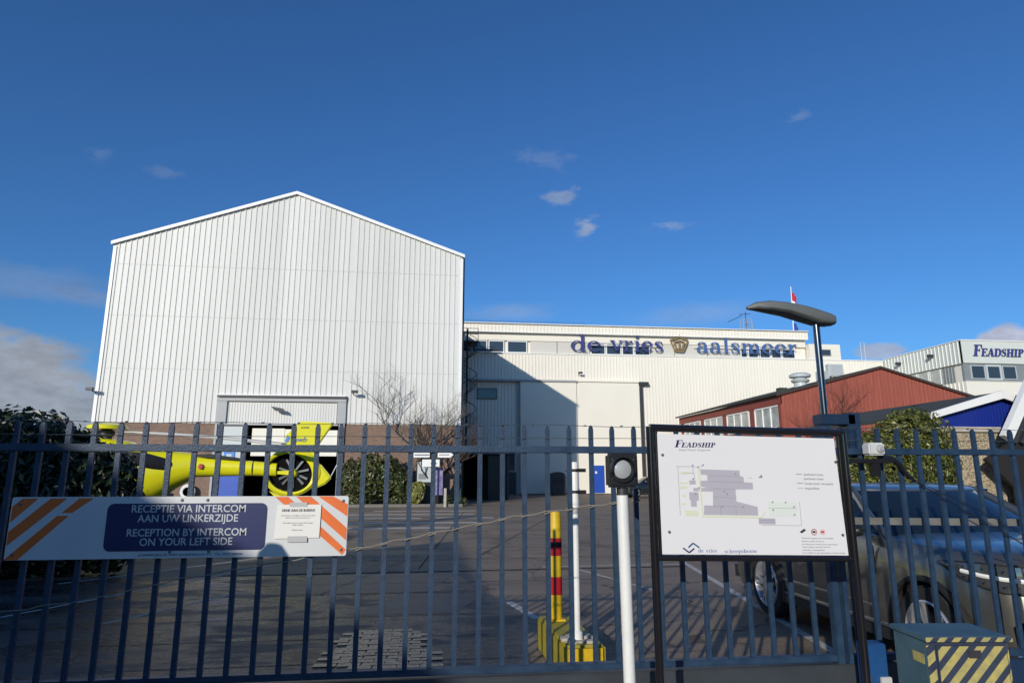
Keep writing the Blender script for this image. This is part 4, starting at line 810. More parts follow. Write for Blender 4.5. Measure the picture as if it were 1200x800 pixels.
# rotor
MB().lathe([(.16, 2.45), (.14, 2.6), (.2, 2.66), (.2, 2.76), (.1, 2.8)], 12, Matrix.Translation((-8.55, 0, 0))).build('rotor_mast', M_charc, he, smooth=True)
MB().lathe([(.5, 2.80), (.46, 2.90), (.25, 2.96), (.01, 2.98)], 18, Matrix.Translation((-8.55, 0, 0))).build('rotor_cap', M_heli, he, smooth=True)
for k, a in enumerate((R(-14), R(18), R(160), R(200))):
    dv = Vector((math.cos(a), math.sin(a), 0)); nv = Vector((-dv.y, dv.x, 0)); vs = []; fs = []
    for i in range(9):
        t = i / 8; rr = .35 + 4.6 * t; w = .10 if t < .12 else .15; dz = 2.74 - .34 * t ** 1.6
        c0 = Vector((-8.55, 0, dz)) + dv * rr; vs += [tuple(c0 - nv * w), tuple(c0 + nv * w + Vector((0, 0, .02))), tuple(c0 + nv * w + Vector((0, 0, -.01))), tuple(c0 - nv * w + Vector((0, 0, -.03)))]
    for i in range(8):
        for j in range(4): fs.append((4 * i + j, 4 * i + (j + 1) % 4, 4 * i + 4 + (j + 1) % 4, 4 * i + 4 + j))
    fs += [(0, 1, 2, 3), (32, 33, 34, 35)]; MB().add(vs, fs).build('rotor_blade', M_blade, he)
for y in (-.95, .95): MB().tube([(-11.0, y, .18), (-10.8, y, .07), (-7.6, y, .07), (-7.4, y, .1)], .045, 8).tube([(-10.2, y, .07), (-10.1, y * .7, .5)], .035, 6).tube([(-8.3, y, .07), (-8.3, y * .7, .5)], .035, 6).build('landing_skid', M_charc, he, smooth=True)

# ------------------------------------------------------------------ sliding gate
GY = 4.1
ga = thing('sliding_gate', 'navy blue steel sliding gate of square pickets spanning the entrance', 'gate', (0, GY, 0))
pk = MB(); w = .0142; dp = .010
pk.box(-w, w, -dp, dp, .53, 1.90); pk.add([(-w, -dp, 1.90), (w, -dp, 1.90), (w, dp, 1.90), (-w, dp, 1.90), (-w * .72, -dp * .8, 1.918), (w * .72, -dp * .8, 1.918), (w * .72, dp * .8, 1.918), (-w * .72, dp * .8, 1.918), (-w * .2, -dp * .3, 1.928), (w * .2, -dp * .3, 1.928), (w * .2, dp * .3, 1.928), (-w * .2, dp * .3, 1.928)],
   [(0, 1, 5, 4), (1, 2, 6, 5), (2, 3, 7, 6), (3, 0, 4, 7), (4, 5, 9, 8), (5, 6, 10, 9), (6, 7, 11, 10), (7, 4, 8, 11), (8, 9, 10, 11)])
p0 = pk.build('picket', M_blue, ga); p0.location.x = -1.96
rr_ = random.Random(5)
for k in range(-16, 32):
    if k == 0: continue
    o = p0.copy(); COL.objects.link(o); o.location = (-1.96 + .1405 * k, 0, rr_.uniform(-.003, .003)); o.rotation_euler = (0, rr_.uniform(-.0015, .0015), 0)
MB().box(-4.4, 2.51, -.027, .027, 1.755, 1.797).build('top_rail', M_blue, ga, bevel=.004)
MB().box(-4.4, 2.51, -.028, .028, .495, .532).build('bottom_rail', M_blue, ga, bevel=.004)
MB().box(-4.4, 2.9, -.045, .06, .30, .482).build('track_beam', mat('beam grey', (.040, .048, .058), .45, var=.15, scale=5), ga, bevel=.006); MB().box(-4.4, 2.9, -.06, -.046, .30, .345).build('beam_flange', M_bluebox, ga)
MB().box(2.515, 2.56, -.03, .03, .30, 1.90).build('end_post', M_blue, ga, bevel=.004)
mb = MB()
for x in (-2.9, -1.6, -.4, .8, 1.75, 2.2): mb.lathe([(.010, -.062), (.010, -.070)], 8, Matrix.Translation((x, 0, .36)), 'y')
mb.build('beam_bolt', M_chrome, ga)
# right hand fence
fe = thing('picket_fence', 'navy blue picket fence to the right of the map board', 'fence', (0, GY, 0))
for k in range(0, 22):
    o = p0.copy(); COL.objects.link(o); o.parent = fe; o.location = (2.68 + .1405 * k - .005, 0, 0)
MB().box(2.62, 5.8, -.027, .027, 1.752, 1.792).build('top_rail', M_blue, fe, bevel=.004); MB().box(2.62, 5.8, -.028, .028, .49, .53).build('bottom_rail', M_blue, fe, bevel=.004)
MB().box(3.05, 5.8, -.02, .02, .27, .47).build('kick_board', M_bluebox, fe)
for x in (2.618,): MB().box(x - .03, x + .0, -.03, .03, 0, 1.9).build('fence_post', M_blue, fe)
# wires above
t_ = thing('tension_wire', 'upper thin knotted wire strung over the tips of the gate pickets', 'wire'); mb = MB(); rr_ = random.Random(8)
pts = [(-4.4 + .2 * i, GY - .02, 1.925 + .006 * math.sin(i * 1.3) + rr_.uniform(-.002, .002)) for i in range(52)]; mb.tube(pts, .0018, 4)
for i in range(1, 51): 
    if rr_.random() < .8: x = -4.4 + .2 * i + rr_.uniform(-.05, .05); mb.tube([(x - .008, GY - .02, 1.925), (x + .008, GY - .024, 1.927)], .004, 4)
mb.build('wire_strand', M_wire, t_)
t_ = thing('tension_wire', 'lower plain thin wire strung across the pickets above the top rail', 'wire'); MB().tube([(-4.4 + .2 * i, GY - .02, 1.847 + .002 * math.sin(i * .7)) for i in range(52)], .0018, 4).build('wire_strand', M_wire, t_)
# rope tied through the pickets
t_ = thing('thin_rope', 'thin pale rope drooping across the gate pickets below the banner', 'rope'); mb = MB()
rp = pw([(-2.7, .84), (-1.85, .95), (-1.44, 1.04), (-.5, 1.185), (.48, 1.37), (.95, 1.43), (1.22, 1.465)])
pts = [(-2.6 + .0702 * i, GY - .03 + (.006 if i % 2 else -.004), rp(-2.6 + .0702 * i) + .006 * math.sin(i * 1.9)) for i in range(55)]; mb.tube(pts, .003, 5)
for k in range(11, 24):
    x = -1.96 + .1405 * k; z = rp(x)
    mb.tube([(x - .021, GY - .018, z - .012), (x - .021, GY + .018, z), (x + .021, GY + .018, z + .006), (x + .021, GY - .022, z), (x - .021, GY - .022, z - .012)], .004, 5)
mb.build('rope_strand', M_rope, t_)

# ------------------------------------------------------------------ banner sign on the gate
bx0, bx1, bz0, bz1 = -2.32, -.487, 1.163, 1.492
bn = thing('reception_banner', 'white board with orange stripes and blue reception panel on the gate', 'sign', (0, 4.05, 0))
rb = .035
def rrect(x0, x1, z0, z1, r, n=5):
    out = []
    for cx, cz, a in ((x1 - r, z0 + r, -90), (x1 - r, z1 - r, 0), (x0 + r, z1 - r, 90), (x0 + r, z0 + r, 180)):
        for i in range(n + 1): t = R(a + 90 * i / n); out.append((cx + r * math.cos(t), cz + r * math.sin(t)))
    return out
MB().prism(rrect(bx0, bx1, bz0, bz1 + .008, .012), -.004, .004).build('board', M_signw, bn)
def slant(x, z): return z
for (pts) in ([(bx0 + .006, bz0 + .2), (bx0 + .006, bz0 + .285), (bx0 + .055, bz1), (bx0 + .135, bz1)], [(bx0 + .004, bz0 + .075), (bx0 + .004, bz0 + .15), (bx0 + .20, bz1), (bx0 + .285, bz1)]):
    MB().prism([pts[0], pts[3], pts[2], pts[1]], -.0052, -.0042).build('orange_stripe', M_orange, bn)
MB().prism([(bx0 + .0, bz0 + .002), (bx0 + .07, bz0 + .002), (bx0 + .305, bz0 + .235), (bx0 + .245, bz0 + .235)], -.0052, -.0042).build('orange_stripe', M_orange, bn)
MB().prism([(bx0 + .265, bz0 + .25), (bx0 + .32, bz0 + .25), (bx0 + .425, bz1), (bx0 + .35, bz1)], -.0052, -.0042).build('orange_stripe', M_orange, bn)
for pts in ([(bx1 - .09, bz1 + .006), (bx1 - .175, bz1 + .006), (bx1 - .003, bz0 + .22), (bx1 - .003, bz0 + .29)], [(bx1 - .215, bz1 + .005), (bx1 - .30, bz1 + .005), (bx1 - .003, bz0 + .085), (bx1 - .003, bz0 + .155)], [(bx1 - .345, bz1 + .004), (bx1 - .42, bz1 + .004), (bx1 - .022, bz0 + .005), (bx1 - .003, bz0 + .035)]):
    MB().prism(pts, -.0052, -.0042).build('orange_stripe', M_orange, bn)
px0, px1 = -1.815, -.945
MB().prism(rrect(px0, px1, bz0 + .04, bz1 - .030, rb), -.0068, -.0054).build('blue_panel', M_navy, bn)
xm = (px0 + px1) / 2 + .005
for s, z, wd_ in (('RECEPTIE VIA INTERCOM', 1.413, .62), ('AAN UW LINKERZIJDE', 1.360, .545), ('RECEPTION BY INTERCOM', 1.283, .645), ('ON YOUR LEFT SIDE', 1.232, .50)):
    text('panel_text', s, .058, (xm, -.0072, z), M_lightgrey, bn, align='CENTER', width=wd_, bold=.0006)
text('footer_text', 'KONINKLIJKE DE VRIES SCHEEPSBOUW B.V.  TEL. 0297-388900', .017, (xm + .03, -.0052, 1.176), M_teal, bn, align='CENTER', width=.56)
mb = MB()
for x, z in ((bx0 + .045, bz1 - .03), (bx0 + .04, bz0 + .03), (bx1 - .03, bz1 - .02), (bx1 - .03, bz0 + .035), (-1.42, bz1 - .012), (-1.28, bz1 - .012), (-1.46, bz0 + .035), (-1.25, bz0 + .035)):
    mb.lathe([(.009, -.0045), (.008, -.009), (.003, -.011)], 10, Matrix.Translation((x, 0, z)), 'y')
mb.build('screw', M_wire, bn)
# paper notice taped on: sheet, tape and print
pn = thing('paper_notice', 'white paper notice held with tape on the right end of the banner', 'notice', (0, 4.038, 0))
nx0, nx1, nz0, nz1 = -.895, -.640, 1.262, 1.452
mb = MB(); mb.add([(nx0, 0, nz0 + .0), (nx1 - .003, 0, nz0 + .004), (nx1, 0, nz1), (nx0 + .006, 0, nz1), (nx0, .0012, nz0), (nx1 - .003, .0012, nz0 + .004), (nx1, .0012, nz1), (nx0 + .006, .0012, nz1)], [(0, 1, 2, 3), (4, 5, 6, 7), (0, 1, 5, 4), (1, 2, 6, 5), (2, 3, 7, 6), (3, 0, 4, 7)]); mb.build('sheet', M_paper, pn)
MB().box(-.82, -.72, -.0022, -.0008, nz1 - .012, nz1 + .012).build('tape', M_tape, pn); MB().box(-.82, -.71, -.0022, -.0008, nz0 - .02, nz0 + .014).build('tape', M_tape, pn)
text('notice_title', 'DENK AAN DE BUREN!!', .02, (-.768, -.0012, 1.413), M_textb, pn, depth=.0003, align='CENTER', width=.185, bold=.0004)
for s, z, wd_ in (('Wij verzoeken u vriendelijk om  de motor uit te zetten', 1.388, .19), ('tijdens het wachten bij de poort', 1.376, .14), ('We kindly ask you to switch off the engine', 1.347, .17), ('while waiting', 1.336, .06), ('Bedankt namens', 1.308, .06)):
    text('notice_line', s, .008, (-.768, -.0012, z), M_text, pn, depth=.0003, align='CENTER', width=wd_)

# ------------------------------------------------------------------ map board
mx0, mx1 = 1.195, 2.342; MY = 3.55
bo = thing('map_board', 'site plan board in a black tubular frame in front of the gate', 'sign', (0, MY, 0))
TZ = math.tan(R(-1.1))
zt = lambda x, z: z + (x - mx0) * TZ
for x in (mx0, mx1): MB().tube([(x, 0, -.02), (x, 0, zt(x, 1.883))], .021, 16).build('frame_post', M_gloss, bo, smooth=True)
MB().tube([(mx0 - .0, 0, 1.879), (mx1, 0, zt(mx1, 1.879))], .021, 14).build('frame_bar', M_gloss, bo, smooth=True)
MB().tube([(mx0, 0, 1.186), (mx1, 0, zt(mx1, 1.186))], .016, 14).build('frame_bar', M_gloss, bo, smooth=True)
for x in (mx0 + .032, mx1 - .032): MB().tube([(x, -.004, zt(x, 1.19)), (x, -.004, zt(x, 1.87))], .010, 10).build('inner_bar', M_gloss, bo, smooth=True)
xa, xb = mx0 + .038, mx1 - .062
def sk(x, z): return (x, z + (x - xa) * TZ)
MB().prism([sk(xa, 1.205), sk(xb + .02, 1.205), sk(xb, 1.845), sk(xa, 1.845)], -.012, -.004).build('plan_panel', M_panelw, bo)
Wp, Hp = xb - xa, .64
def U(u, v_): return (xa + u * Wp, 1.205 + v_ * Hp + u * Wp * TZ)
L0 = -.0128
def poly(pts, m, name, lift=0): return MB().prism([U(*p) for p in pts], L0 - lift, -.0119).build(name, m, bo)
def pxy(x, y): return ((x - 40) / 950., 1 - (y - 85) / 655.)      # position on the sheet
def PP(pts): return [pxy(*p) for p in pts]
poly(PP([(255, 278), (462, 280), (464, 312), (482, 316), (482, 345), (528, 347), (528, 384), (435, 386), (435, 452), (545, 480), (545, 528), (262, 528), (266, 478), (312, 478), (316, 400), (215, 400), (215, 382), (290, 380), (245, 372), (248, 342), (290, 340), (292, 308), (258, 308)]), M_lilac, 'map_building')
poly(PP([(192, 405), (240, 405), (240, 450), (228, 452), (228, 484), (198, 484), (198, 450), (192, 445)]), M_lilac, 'map_building')
poly(PP([(546, 542), (633, 542), (633, 574), (546, 574)]), M_lilac, 'map_building', .0004); poly(PP([(196, 340), (228, 340), (228, 362), (196, 362)]), M_lilac, 'map_building', .0002)
poly(PP([(240, 262), (250, 262), (260, 532), (560, 532), (580, 500), (586, 503), (564, 542), (252, 540)]), M_mapy, 'map_path', .0009)
poly(PP([(600, 450), (752, 450), (752, 532), (600, 530)]), M_mapg, 'map_park', .0003)
for (x, y, w_, h_) in ((172, 300, 44, 12), (165, 355, 40, 10), (160, 380, 42, 14), (200, 520, 66, 28), (165, 425, 16, 14), (160, 470, 20, 10)): poly(PP([(x - w_ / 2, y - h_ / 2), (x + w_ / 2, y - h_ / 2), (x + w_ / 2, y + h_ / 2), (x - w_ / 2, y + h_ / 2)]), M_mapy, 'map_lawn', .0005)
ln = [((285, 312, 462, 314)), (300, 345, 480, 346), (318, 384, 435, 386), (318, 430, 436, 432), (266, 478, 470, 480), (350, 478, 350, 528), (430, 480, 430, 528), (160, 300, 222, 300), (218, 260, 218, 300), (222, 300, 224, 336), (130, 265, 240, 265), (140, 265, 140, 530), (600, 485, 752, 486), (770, 450, 770, 580), (560, 580, 770, 580), (505, 320, 525, 322), (240, 262, 270, 262), (547, 552, 632, 552), (547, 562, 632, 562)]
mb = MB()
for (x0, y0, x1_, y1) in ln:
    p, q = U(*pxy(x0, y0)), U(*pxy(x1_, y1)); bar2(mb, p, q, .0016, -.0136, -.0124)
mb.build('map_line', M_mapl, bo)
mb = MB()
for x, y in ((217, 258), (272, 254), (245, 268), (216, 333), (245, 381), (225, 414), (626, 453), (695, 453), (738, 478), (626, 496), (738, 521), (440, 300), (360, 482), (470, 482), (375, 398), (390, 412)):
    p = U(*pxy(x, y)); mb.lathe([(.0052, -.0128), (.0052, -.0139)], 8, Matrix.Translation((p[0], 0, p[1])), 'y')
mb.build('map_marker', M_mapl, bo)
poly(PP([(560, 318), (580, 300), (582, 320)]), M_mapl, 'north_arrow', .0004)
p = U(*pxy(126, 150)); q = U(*pxy(340, 158))
mb = MB(); word('FEADSHIP', p[0], q[0], (p[1] + q[1]) / 2 - .002, .026, -.0125, .001, M_navy, bo, name='shipyard_title', shear=.25, big=1.5)
p = U(*pxy(150, 174)); text('subtitle', 'Royal Dutch Shipyards', .014, (p[0], -.0125, p[1] - .003), M_mapl, bo, depth=.0005, width=.18)
for i, (s, y, wd_) in enumerate((('parkeerroute', 294, .115), ('parkeerroute', 318, .115), ('looproute receptie', 345, .17), ('expeditie', 372, .085))):
    p = U(*pxy(806, y)); text('legend_text', s, .018, (p[0], -.0125, p[1] - .006), M_text, bo, depth=.0005, width=wd_, ry=R(1.1))
    a, b_ = U(*pxy(765, y)), U(*pxy(797, y)); mb = MB(); bar2(mb, a, b_, .003, -.0132, -.0122); mb.build('legend_line', (M_text, M_mapg, M_text, M_lilac)[i], bo)
poly(PP([(758, 614), (784, 596), (792, 606), (768, 622)]), M_textb, 'camera_symbol')
for x, m_, rr0 in ((834, M_red, .017), (880, M_flagr, .014)):
    p = U(*pxy(x, 614)); MB().lathe([(rr0, -.0122), (rr0, -.0132), (rr0 - .0035, -.0132), (rr0 - .0035, -.0122)], 24, Matrix.Translation((p[0], 0, p[1])), 'y').build('prohibition_ring', m_, bo) if False else None
    mb = MB(); k = 24
    for i in range(k):
        a0, a1 = 2 * math.pi * i / k, 2 * math.pi * (i + 1) / k; ri = rr0 * (.78 if m_ is M_red else .88)
        mb.add([(p[0] + r0 * math.cos(a), -.0131, p[1] + r0 * math.sin(a)) for r0, a in ((ri, a0), (rr0, a0), (rr0, a1), (ri, a1))], [(0, 1, 2, 3)])
    mb.build('prohibition_ring', m_, bo); MB().box(p[0] - .009, p[0] + .009, -.0130, -.0122, p[1] - .005, p[1] + .006).build('prohibition_symbol', M_textb if m_ is M_red else M_flagr, bo)
for s, y, wd_ in (('Verboden toegang voor onbevoegden', 648, .19), ('Bezoekers melden via intercom', 665, .13), ('No admittance without prior permission', 681, .21), ('Visitors please report by intercom', 696, .165), ('Verboden te fotograferen', 712, .13), ('It is prohibited to take photographs on these premises', 727, .25)):
    p = U(*pxy(764, y)); text('rules_text', s, .010, (p[0], -.0125, p[1] - .003), M_text, bo, depth=.0004, width=wd_, ry=R(1.1))
p = U(*pxy(222, 724)); q = U(*pxy(525, 724)); 
for wd, a, b_ in (('de', 222, 250), ('vries', 262, 318), ('scheepsbouw', 356, 525)): pa, pb = U(*pxy(a, 726)), U(*pxy(b_, 726)); word(wd, pa[0], pb[0], pb[1] - .002, .013, -.0125, .0008, M_steelblue, bo, name='company_name')
mb = MB(); a, b_, c_ = U(*pxy(146, 706)), U(*pxy(176, 730)), U(*pxy(203, 708)); bar2(mb, a, b_, .0075, -.0134, -.0122); bar2(mb, b_, c_, .0075, -.0137, -.0122); mb.build('wave_logo', M_navy, bo)
mb = MB(); a, b_, c_ = U(*pxy(173, 703)), U(*pxy(198, 680)), U(*pxy(229, 704)); bar2(mb, a, b_, .0075, -.0140, -.0122); bar2(mb, b_, c_, .0075, -.0143, -.0122); mb.build('wave_logo', M_teal, bo)
for x, y in ((63, 203), (80, 622), (986, 220), (1024, 628)):
    p = U(*pxy(x, y)); MB().lathe([(.008, -.012), (.0075, -.017), (.002, -.018)], 10, Matrix.Translation((min(p[0], xb - .004), 0, p[1])), 'y').build('panel_bolt', M_wire, bo)

# ------------------------------------------------------------------ street lamp behind the board
la = thing('street_lamp', 'polished steel lamp post with long grey curved head above the board', 'street lamp', (2.70, 4.27, .11))
MB().tube([(0, 0, -.11), (0, 0, 2.56)], .024, 16).build('pole', mat('dull steel', (.22, .22, .235), .16, 1.0), la, smooth=True)
LT = [(-.512, 2.682, 2.660, .015), (-.45, 2.712, 2.657, .05), (-.355, 2.722, 2.645, .075), (-.235, 2.712, 2.628, .088), (-.10, 2.692, 2.588, .088), (.0, 2.668, 2.560, .082), (.085, 2.642, 2.555, .076), (.118, 2.628, 2.562, .068), (.122, 2.62, 2.56, .06)]
secs = [(x, (a + b_) / 2, ry, (a - b_) / 2) for x, a, b_, ry in LT]
mb = MB(); n = 16
vs = []; 
for (x, zc, ry, rz) in secs:
    for j in range(n):
        a = 2 * math.pi * j / n; c0, s0 = math.cos(a), math.sin(a); zz = rz * math.copysign(abs(s0) ** .6, s0); 
        vs.append((x, ry * math.copysign(abs(c0) ** .7, c0) , zc + zz))
fs = [(i * n + j, i * n + (j + 1) % n, (i + 1) * n + (j + 1) % n, (i + 1) * n + j) for i in range(len(secs) - 1) for j in range(n)] + [tuple(range(n)), tuple(range((len(secs) - 1) * n, len(secs) * n))]
MB().add(vs, fs).build('lamp_head', M_lamp, la, smooth=True)
MB().prism([(-.40, -.055), (-.10, -.06), (-.10, .06), (-.40, .055)], 0, .006, 'xy', Matrix.Translation((.0, 0, 2.60)) @ Matrix.Rotation(R(12), 4, 'Y')).build('lamp_lens', M_black, la)

# ------------------------------------------------------------------ white post with traffic light (in front of the gate)
tp = thing('signal_post', 'thick white post carrying a black signal lamp in front of the gate', 'signal', (1.012, 3.5, 0))
MB().tube([(.012, 0, 0), (0, 0, 1.515)], .031, 18).build('post', M_white, tp, smooth=True); MB().lathe([(.030, 1.50), (.030, 1.56)], 14).build('collar', M_charc, tp, smooth=True)
hd = MB().box(-.075, .078, -.05, .06, 1.555, 1.735).build('signal_housing', M_black, tp, bevel=.012)
hr_ = Matrix.Translation((-.012, -.05, 1.650))
mb = MB(); k = 28; r1, r2 = .062, .068
vs = []; fs = []
for i in range(k):
    a = 2 * math.pi * i / k; dpt = -.045 if math.sin(a) > -.3 else -.02
    vs += [(r1 * math.cos(a), 0, r1 * math.sin(a)), (r2 * math.cos(a), 0, r2 * math.sin(a)), (r2 * math.cos(a), dpt, r2 * math.sin(a)), (r1 * math.cos(a), dpt, r1 * math.sin(a))]
for i in range(k):
    j = (i + 1) % k
    for q in range(4): fs.append((4 * i + q, 4 * i + (q + 1) % 4, 4 * j + (q + 1) % 4, 4 * j + q))
mb.add(vs, fs, hr_); mb.build('visor', M_black, hd, smooth=True)
MB().lathe([(.050, -.002), (.048, -.012), (.03, -.02), (.001, -.023)], 24, hr_, 'y').build('signal_lens', M_lens, hd, smooth=True)
for x, z in ((.055, 1.70), (.055, 1.60), (-.062, 1.60), (-.062, 1.70)): MB().lathe([(.005, -.05), (.004, -.056)], 8, Matrix.Translation((x, 0, z)), 'y').build('screw', M_chrome, hd)

# ------------------------------------------------------------------ yellow bollard, concrete block, thin white post
bk = thing('concrete_block', 'long yellow painted concrete block just behind the gate', 'barrier', (0, 0, 0))
mb = MB(); mb.prism([(1.07, 5.44), (1.40, 5.44), (1.36, 6.62), (1.03, 6.62)], 0, .30, 'xy'); mb.build('block', M_yellowd, bk, bevel=.02)
MB().box(1.10, 1.37, 5.425, 5.438, .03, .28).build('front_face_paint', M_yellow, bk)
rr_ = random.Random(4); mb = MB()
for k in range(16): x, y = 1.2 + rr_.uniform(-.1, .12), 5.62 + rr_.uniform(-.12, .18); s = rr_.uniform(.02, .045); mb.box(x - s, x + s, y - s, y + s * .8, .30, .305 + rr_.random() * .025)
mb.build('cement_spill', M_coping, bk)
bl = thing('yellow_bollard', 'yellow steel bollard with two red bands behind the gate', 'bollard', (1.18, 6.40, .30))
MB().lathe([(.057, 0), (.057, .955), (.05, .975), (.02, .98)], 24).build('tube', M_yellow, bl, smooth=True)
for z0, z1 in ((.575, .735), (.225, .385)): MB().lathe([(.0585, z0), (.0585, z1)], 24).build('red_band', M_red, bl, smooth=True)
MB().lathe([(.0595, .655), (.0595, .70)], 24).build('band_mark', M_black, bl, smooth=True); MB().box(-.075, .075, -.075, .075, 0, .015).build('base_plate', M_yellow, bl)
tw = thing('sensor_post', 'slim white post with black clamps standing on the yellow block', 'post', (1.21, 5.62, .30))
MB().lathe([(.046, 0), (.044, .06), (.027, .08), (.027, 1.0)], 18).build('post', M_white, tw, smooth=True); MB().lathe([(.0285, 1.0), (.0285, 1.045)], 18).build('grey_band', M_greyframe, tw, smooth=True)
MB().lathe([(.034, 1.05), (.034, 1.42), (.03, 1.43)], 18).build('sleeve', M_white, tw, smooth=True)
for z in (1.18, 1.36): MB().lathe([(.037, z - .012), (.037, z + .012)], 16).box(.02, .09, -.045, -.015, z - .015, z + .015).box(-.08, -.03, -.01, .0, z - .008, z - .002).build('clamp', M_black, tw)

# ------------------------------------------------------------------ gate portal, junction box, cables
po = thing('gate_portal', 'navy blue steel guide portal at the closing end of the gate', 'gate post', (0, GY + .1, 0))
MB().box(2.60, 2.84, -.06, .06, 1.955, 2.025).build('crossbeam', M_bluebox, po, bevel=.004); MB().box(2.785, 2.875, -.06, .06, 1.735, 2.035).build('column', M_bluebox, po, bevel=.005); MB().box(2.60, 2.66, -.05, .05, 1.70, 1.952).build('guide_arm', M_bluebox, po, bevel=.004)
jb = thing('junction_box', 'small white box with a round knob on the blue portal', 'box', (2.835, 3.985, 1.785))
MB().box(-.055, .055, -.04, .04, -.04, .04).build('case', M_cam, jb, bevel=.01); MB().lathe([(.026, -.04), (.024, -.05), (.012, -.055), (.011, -.062), (.001, -.062)], 16, Matrix.Translation((.018, 0, 0)), 'y').build('knob', M_greyframe, jb, smooth=True)
t_ = thing('guide_bracket', 'black bracket under the white junction box', 'bracket', (2.835, 3.98, 1.70)); MB().box(-.20, .12, -.02, .06, -.005, .022).box(-.03, .02, -.02, .03, -.09, -.006).build('bracket', M_black, t_, bevel=.004)
t_ = thing('cable', 'thick navy sleeved cable curving from the junction box behind the pickets', 'cable'); MB().tube([(2.90, 4.0, 1.73), (2.98, 4.02, 1.725), (3.05, 4.05, 1.69), (3.10, 4.06, 1.63), (3.16, 4.06, 1.58)], [.018, .019, .018, .015, .010], 10).build('sleeve', M_cable, t_, smooth=True); MB().tube([(3.16, 4.06, 1.58), (3.35, 4.06, 1.47), (3.6, 4.06, 1.33), (3.85, 4.06, 1.19), (4.2, 4.06, 1.0)], .004, 5).tube([(3.15, 4.06, 1.585), (3.4, 4.06, 1.485), (3.7, 4.06, 1.34), (4.2, 4.06, 1.05)], .0025, 5).build('thin_cable', M_cable, t_)
# grey boom behind the fence
t_ = thing('boom_arm', 'flat grey boom arm running behind the right-hand pickets', 'barrier', (0, GY + .08, 0))
mb = MB(); MB().prism([(2.62, 1.348), (4.14, 1.325), (4.14, 1.278), (2.62, 1.303)], -.008, .008).build('boom', mat('boom grey', (.12, .12, .117), .5, scale=5, col2=(.19, .19, .18)), t_)
MB().box(2.60, 2.625, -.03, .03, 1.29, 1.36).build('boom_clip', M_greyframe, t_)
# control cabinet with hazard stripes
cb = thing('control_cabinet', 'blue steel cabinet with yellow hazard striped door at bottom right', 'cabinet', (2.37, 3.10, 0), R(-6))
MB().box(0, .40, .01, .275, 0, .838).build('body', M_cabblue, cb, bevel=.004); MB().box(-.012, .412, -.012, .29, .838, .862).build('lid', M_cabblue, cb, bevel=.005)
dz0, dz1 = .30, .822
M_cabnavy = mat('cabinet navy', (.022, .032, .062), .5, scale=9, col2=(.045, .06, .095), bump=.1)
MB().box(-.0125, .4125, -.0135, -.0121, .839, .861).build('lid_front', M_cabnavy, cb); MB().box(.0005, .3995, .0088, .0098, .3, .837).build('front_frame', M_cabnavy, cb)
dor = MB().box(.045, .385, -.002, .0086, dz0, dz1).build('door', M_cabnavy, cb, bevel=.002)
def clip(poly_, x0, x1, z0, z1):
    for ax, v_, sg in ((0, x0, 1), (0, x1, -1), (1, z0, 1), (1, z1, -1)):
        out = []
        for i in range(len(poly_)):
            p, q = poly_[i], poly_[(i + 1) % len(poly_)]; ip, iq = (p[ax] - v_) * sg >= 0, (q[ax] - v_) * sg >= 0
            if ip: out.append(p)
            if ip != iq: t = (v_ - p[ax]) / (q[ax] - p[ax]); out.append((lerp(p[0], q[0], t), lerp(p[1], q[1], t)))
        poly_ = out
        if len(poly_) < 3: return None
    return poly_
M_haz = mat('hazard yellow', (.50, .42, .12), .6, scale=22, col2=(.30, .27, .13))
for k in range(-8, 9):
    x = .0 + k * .085; pl_ = clip([(x, dz0), (x + .045, dz0), (x + .045 + .50, dz1), (x + .50, dz1)], .05, .38, dz0 + .004, dz1 - .004)
    if pl_: MB().prism(pl_, -.0035, -.0021).build('hazard_stripe', M_haz, dor)
for k in range(-1, 7):
    x = -.03 + k * .07; pl_ = clip([(x, .838), (x + .035, .838), (x + .06, .863), (x + .025, .863)], -.01, .41, .840, .860)
    if pl_: MB().prism(pl_, -.0150, -.0136).build('hazard_stripe', M_haz, cb)
for sx0, sx1 in ((.002, .04), (.388, .398)):
    for k in range(-2, 9):
        z = .30 + k * .085; pl_ = clip([(sx0, z), (sx1, z + .03), (sx1, z + .075), (sx0, z + .045)], sx0, sx1, .3, .82)
        if pl_: MB().prism(pl_, .0072, .0087).build('hazard_stripe', M_haz, cb)
MB().box(.195, .255, -.006, -.0036, .765, .80).build('name_plate', M_charc, dor); MB().box(-.0015, .009, .03, .12, .73, .775).build('side_label', M_haz, cb)
t_ = thing('blue_pillar', 'short bright blue steel pillar beside the striped cabinet', 'post', (2.47, 3.68, 0)); MB().box(-.055, .06, -.05, .05, 0, .70).build('pillar', M_bright if False else mat('pillar blue', (.012, .07, .21), .45, var=.15, scale=6), t_, bevel=.006); MB().box(.0, .06, -.075, -.052, .49, .535).build('lock_box', M_cam, t_, bevel=.004)

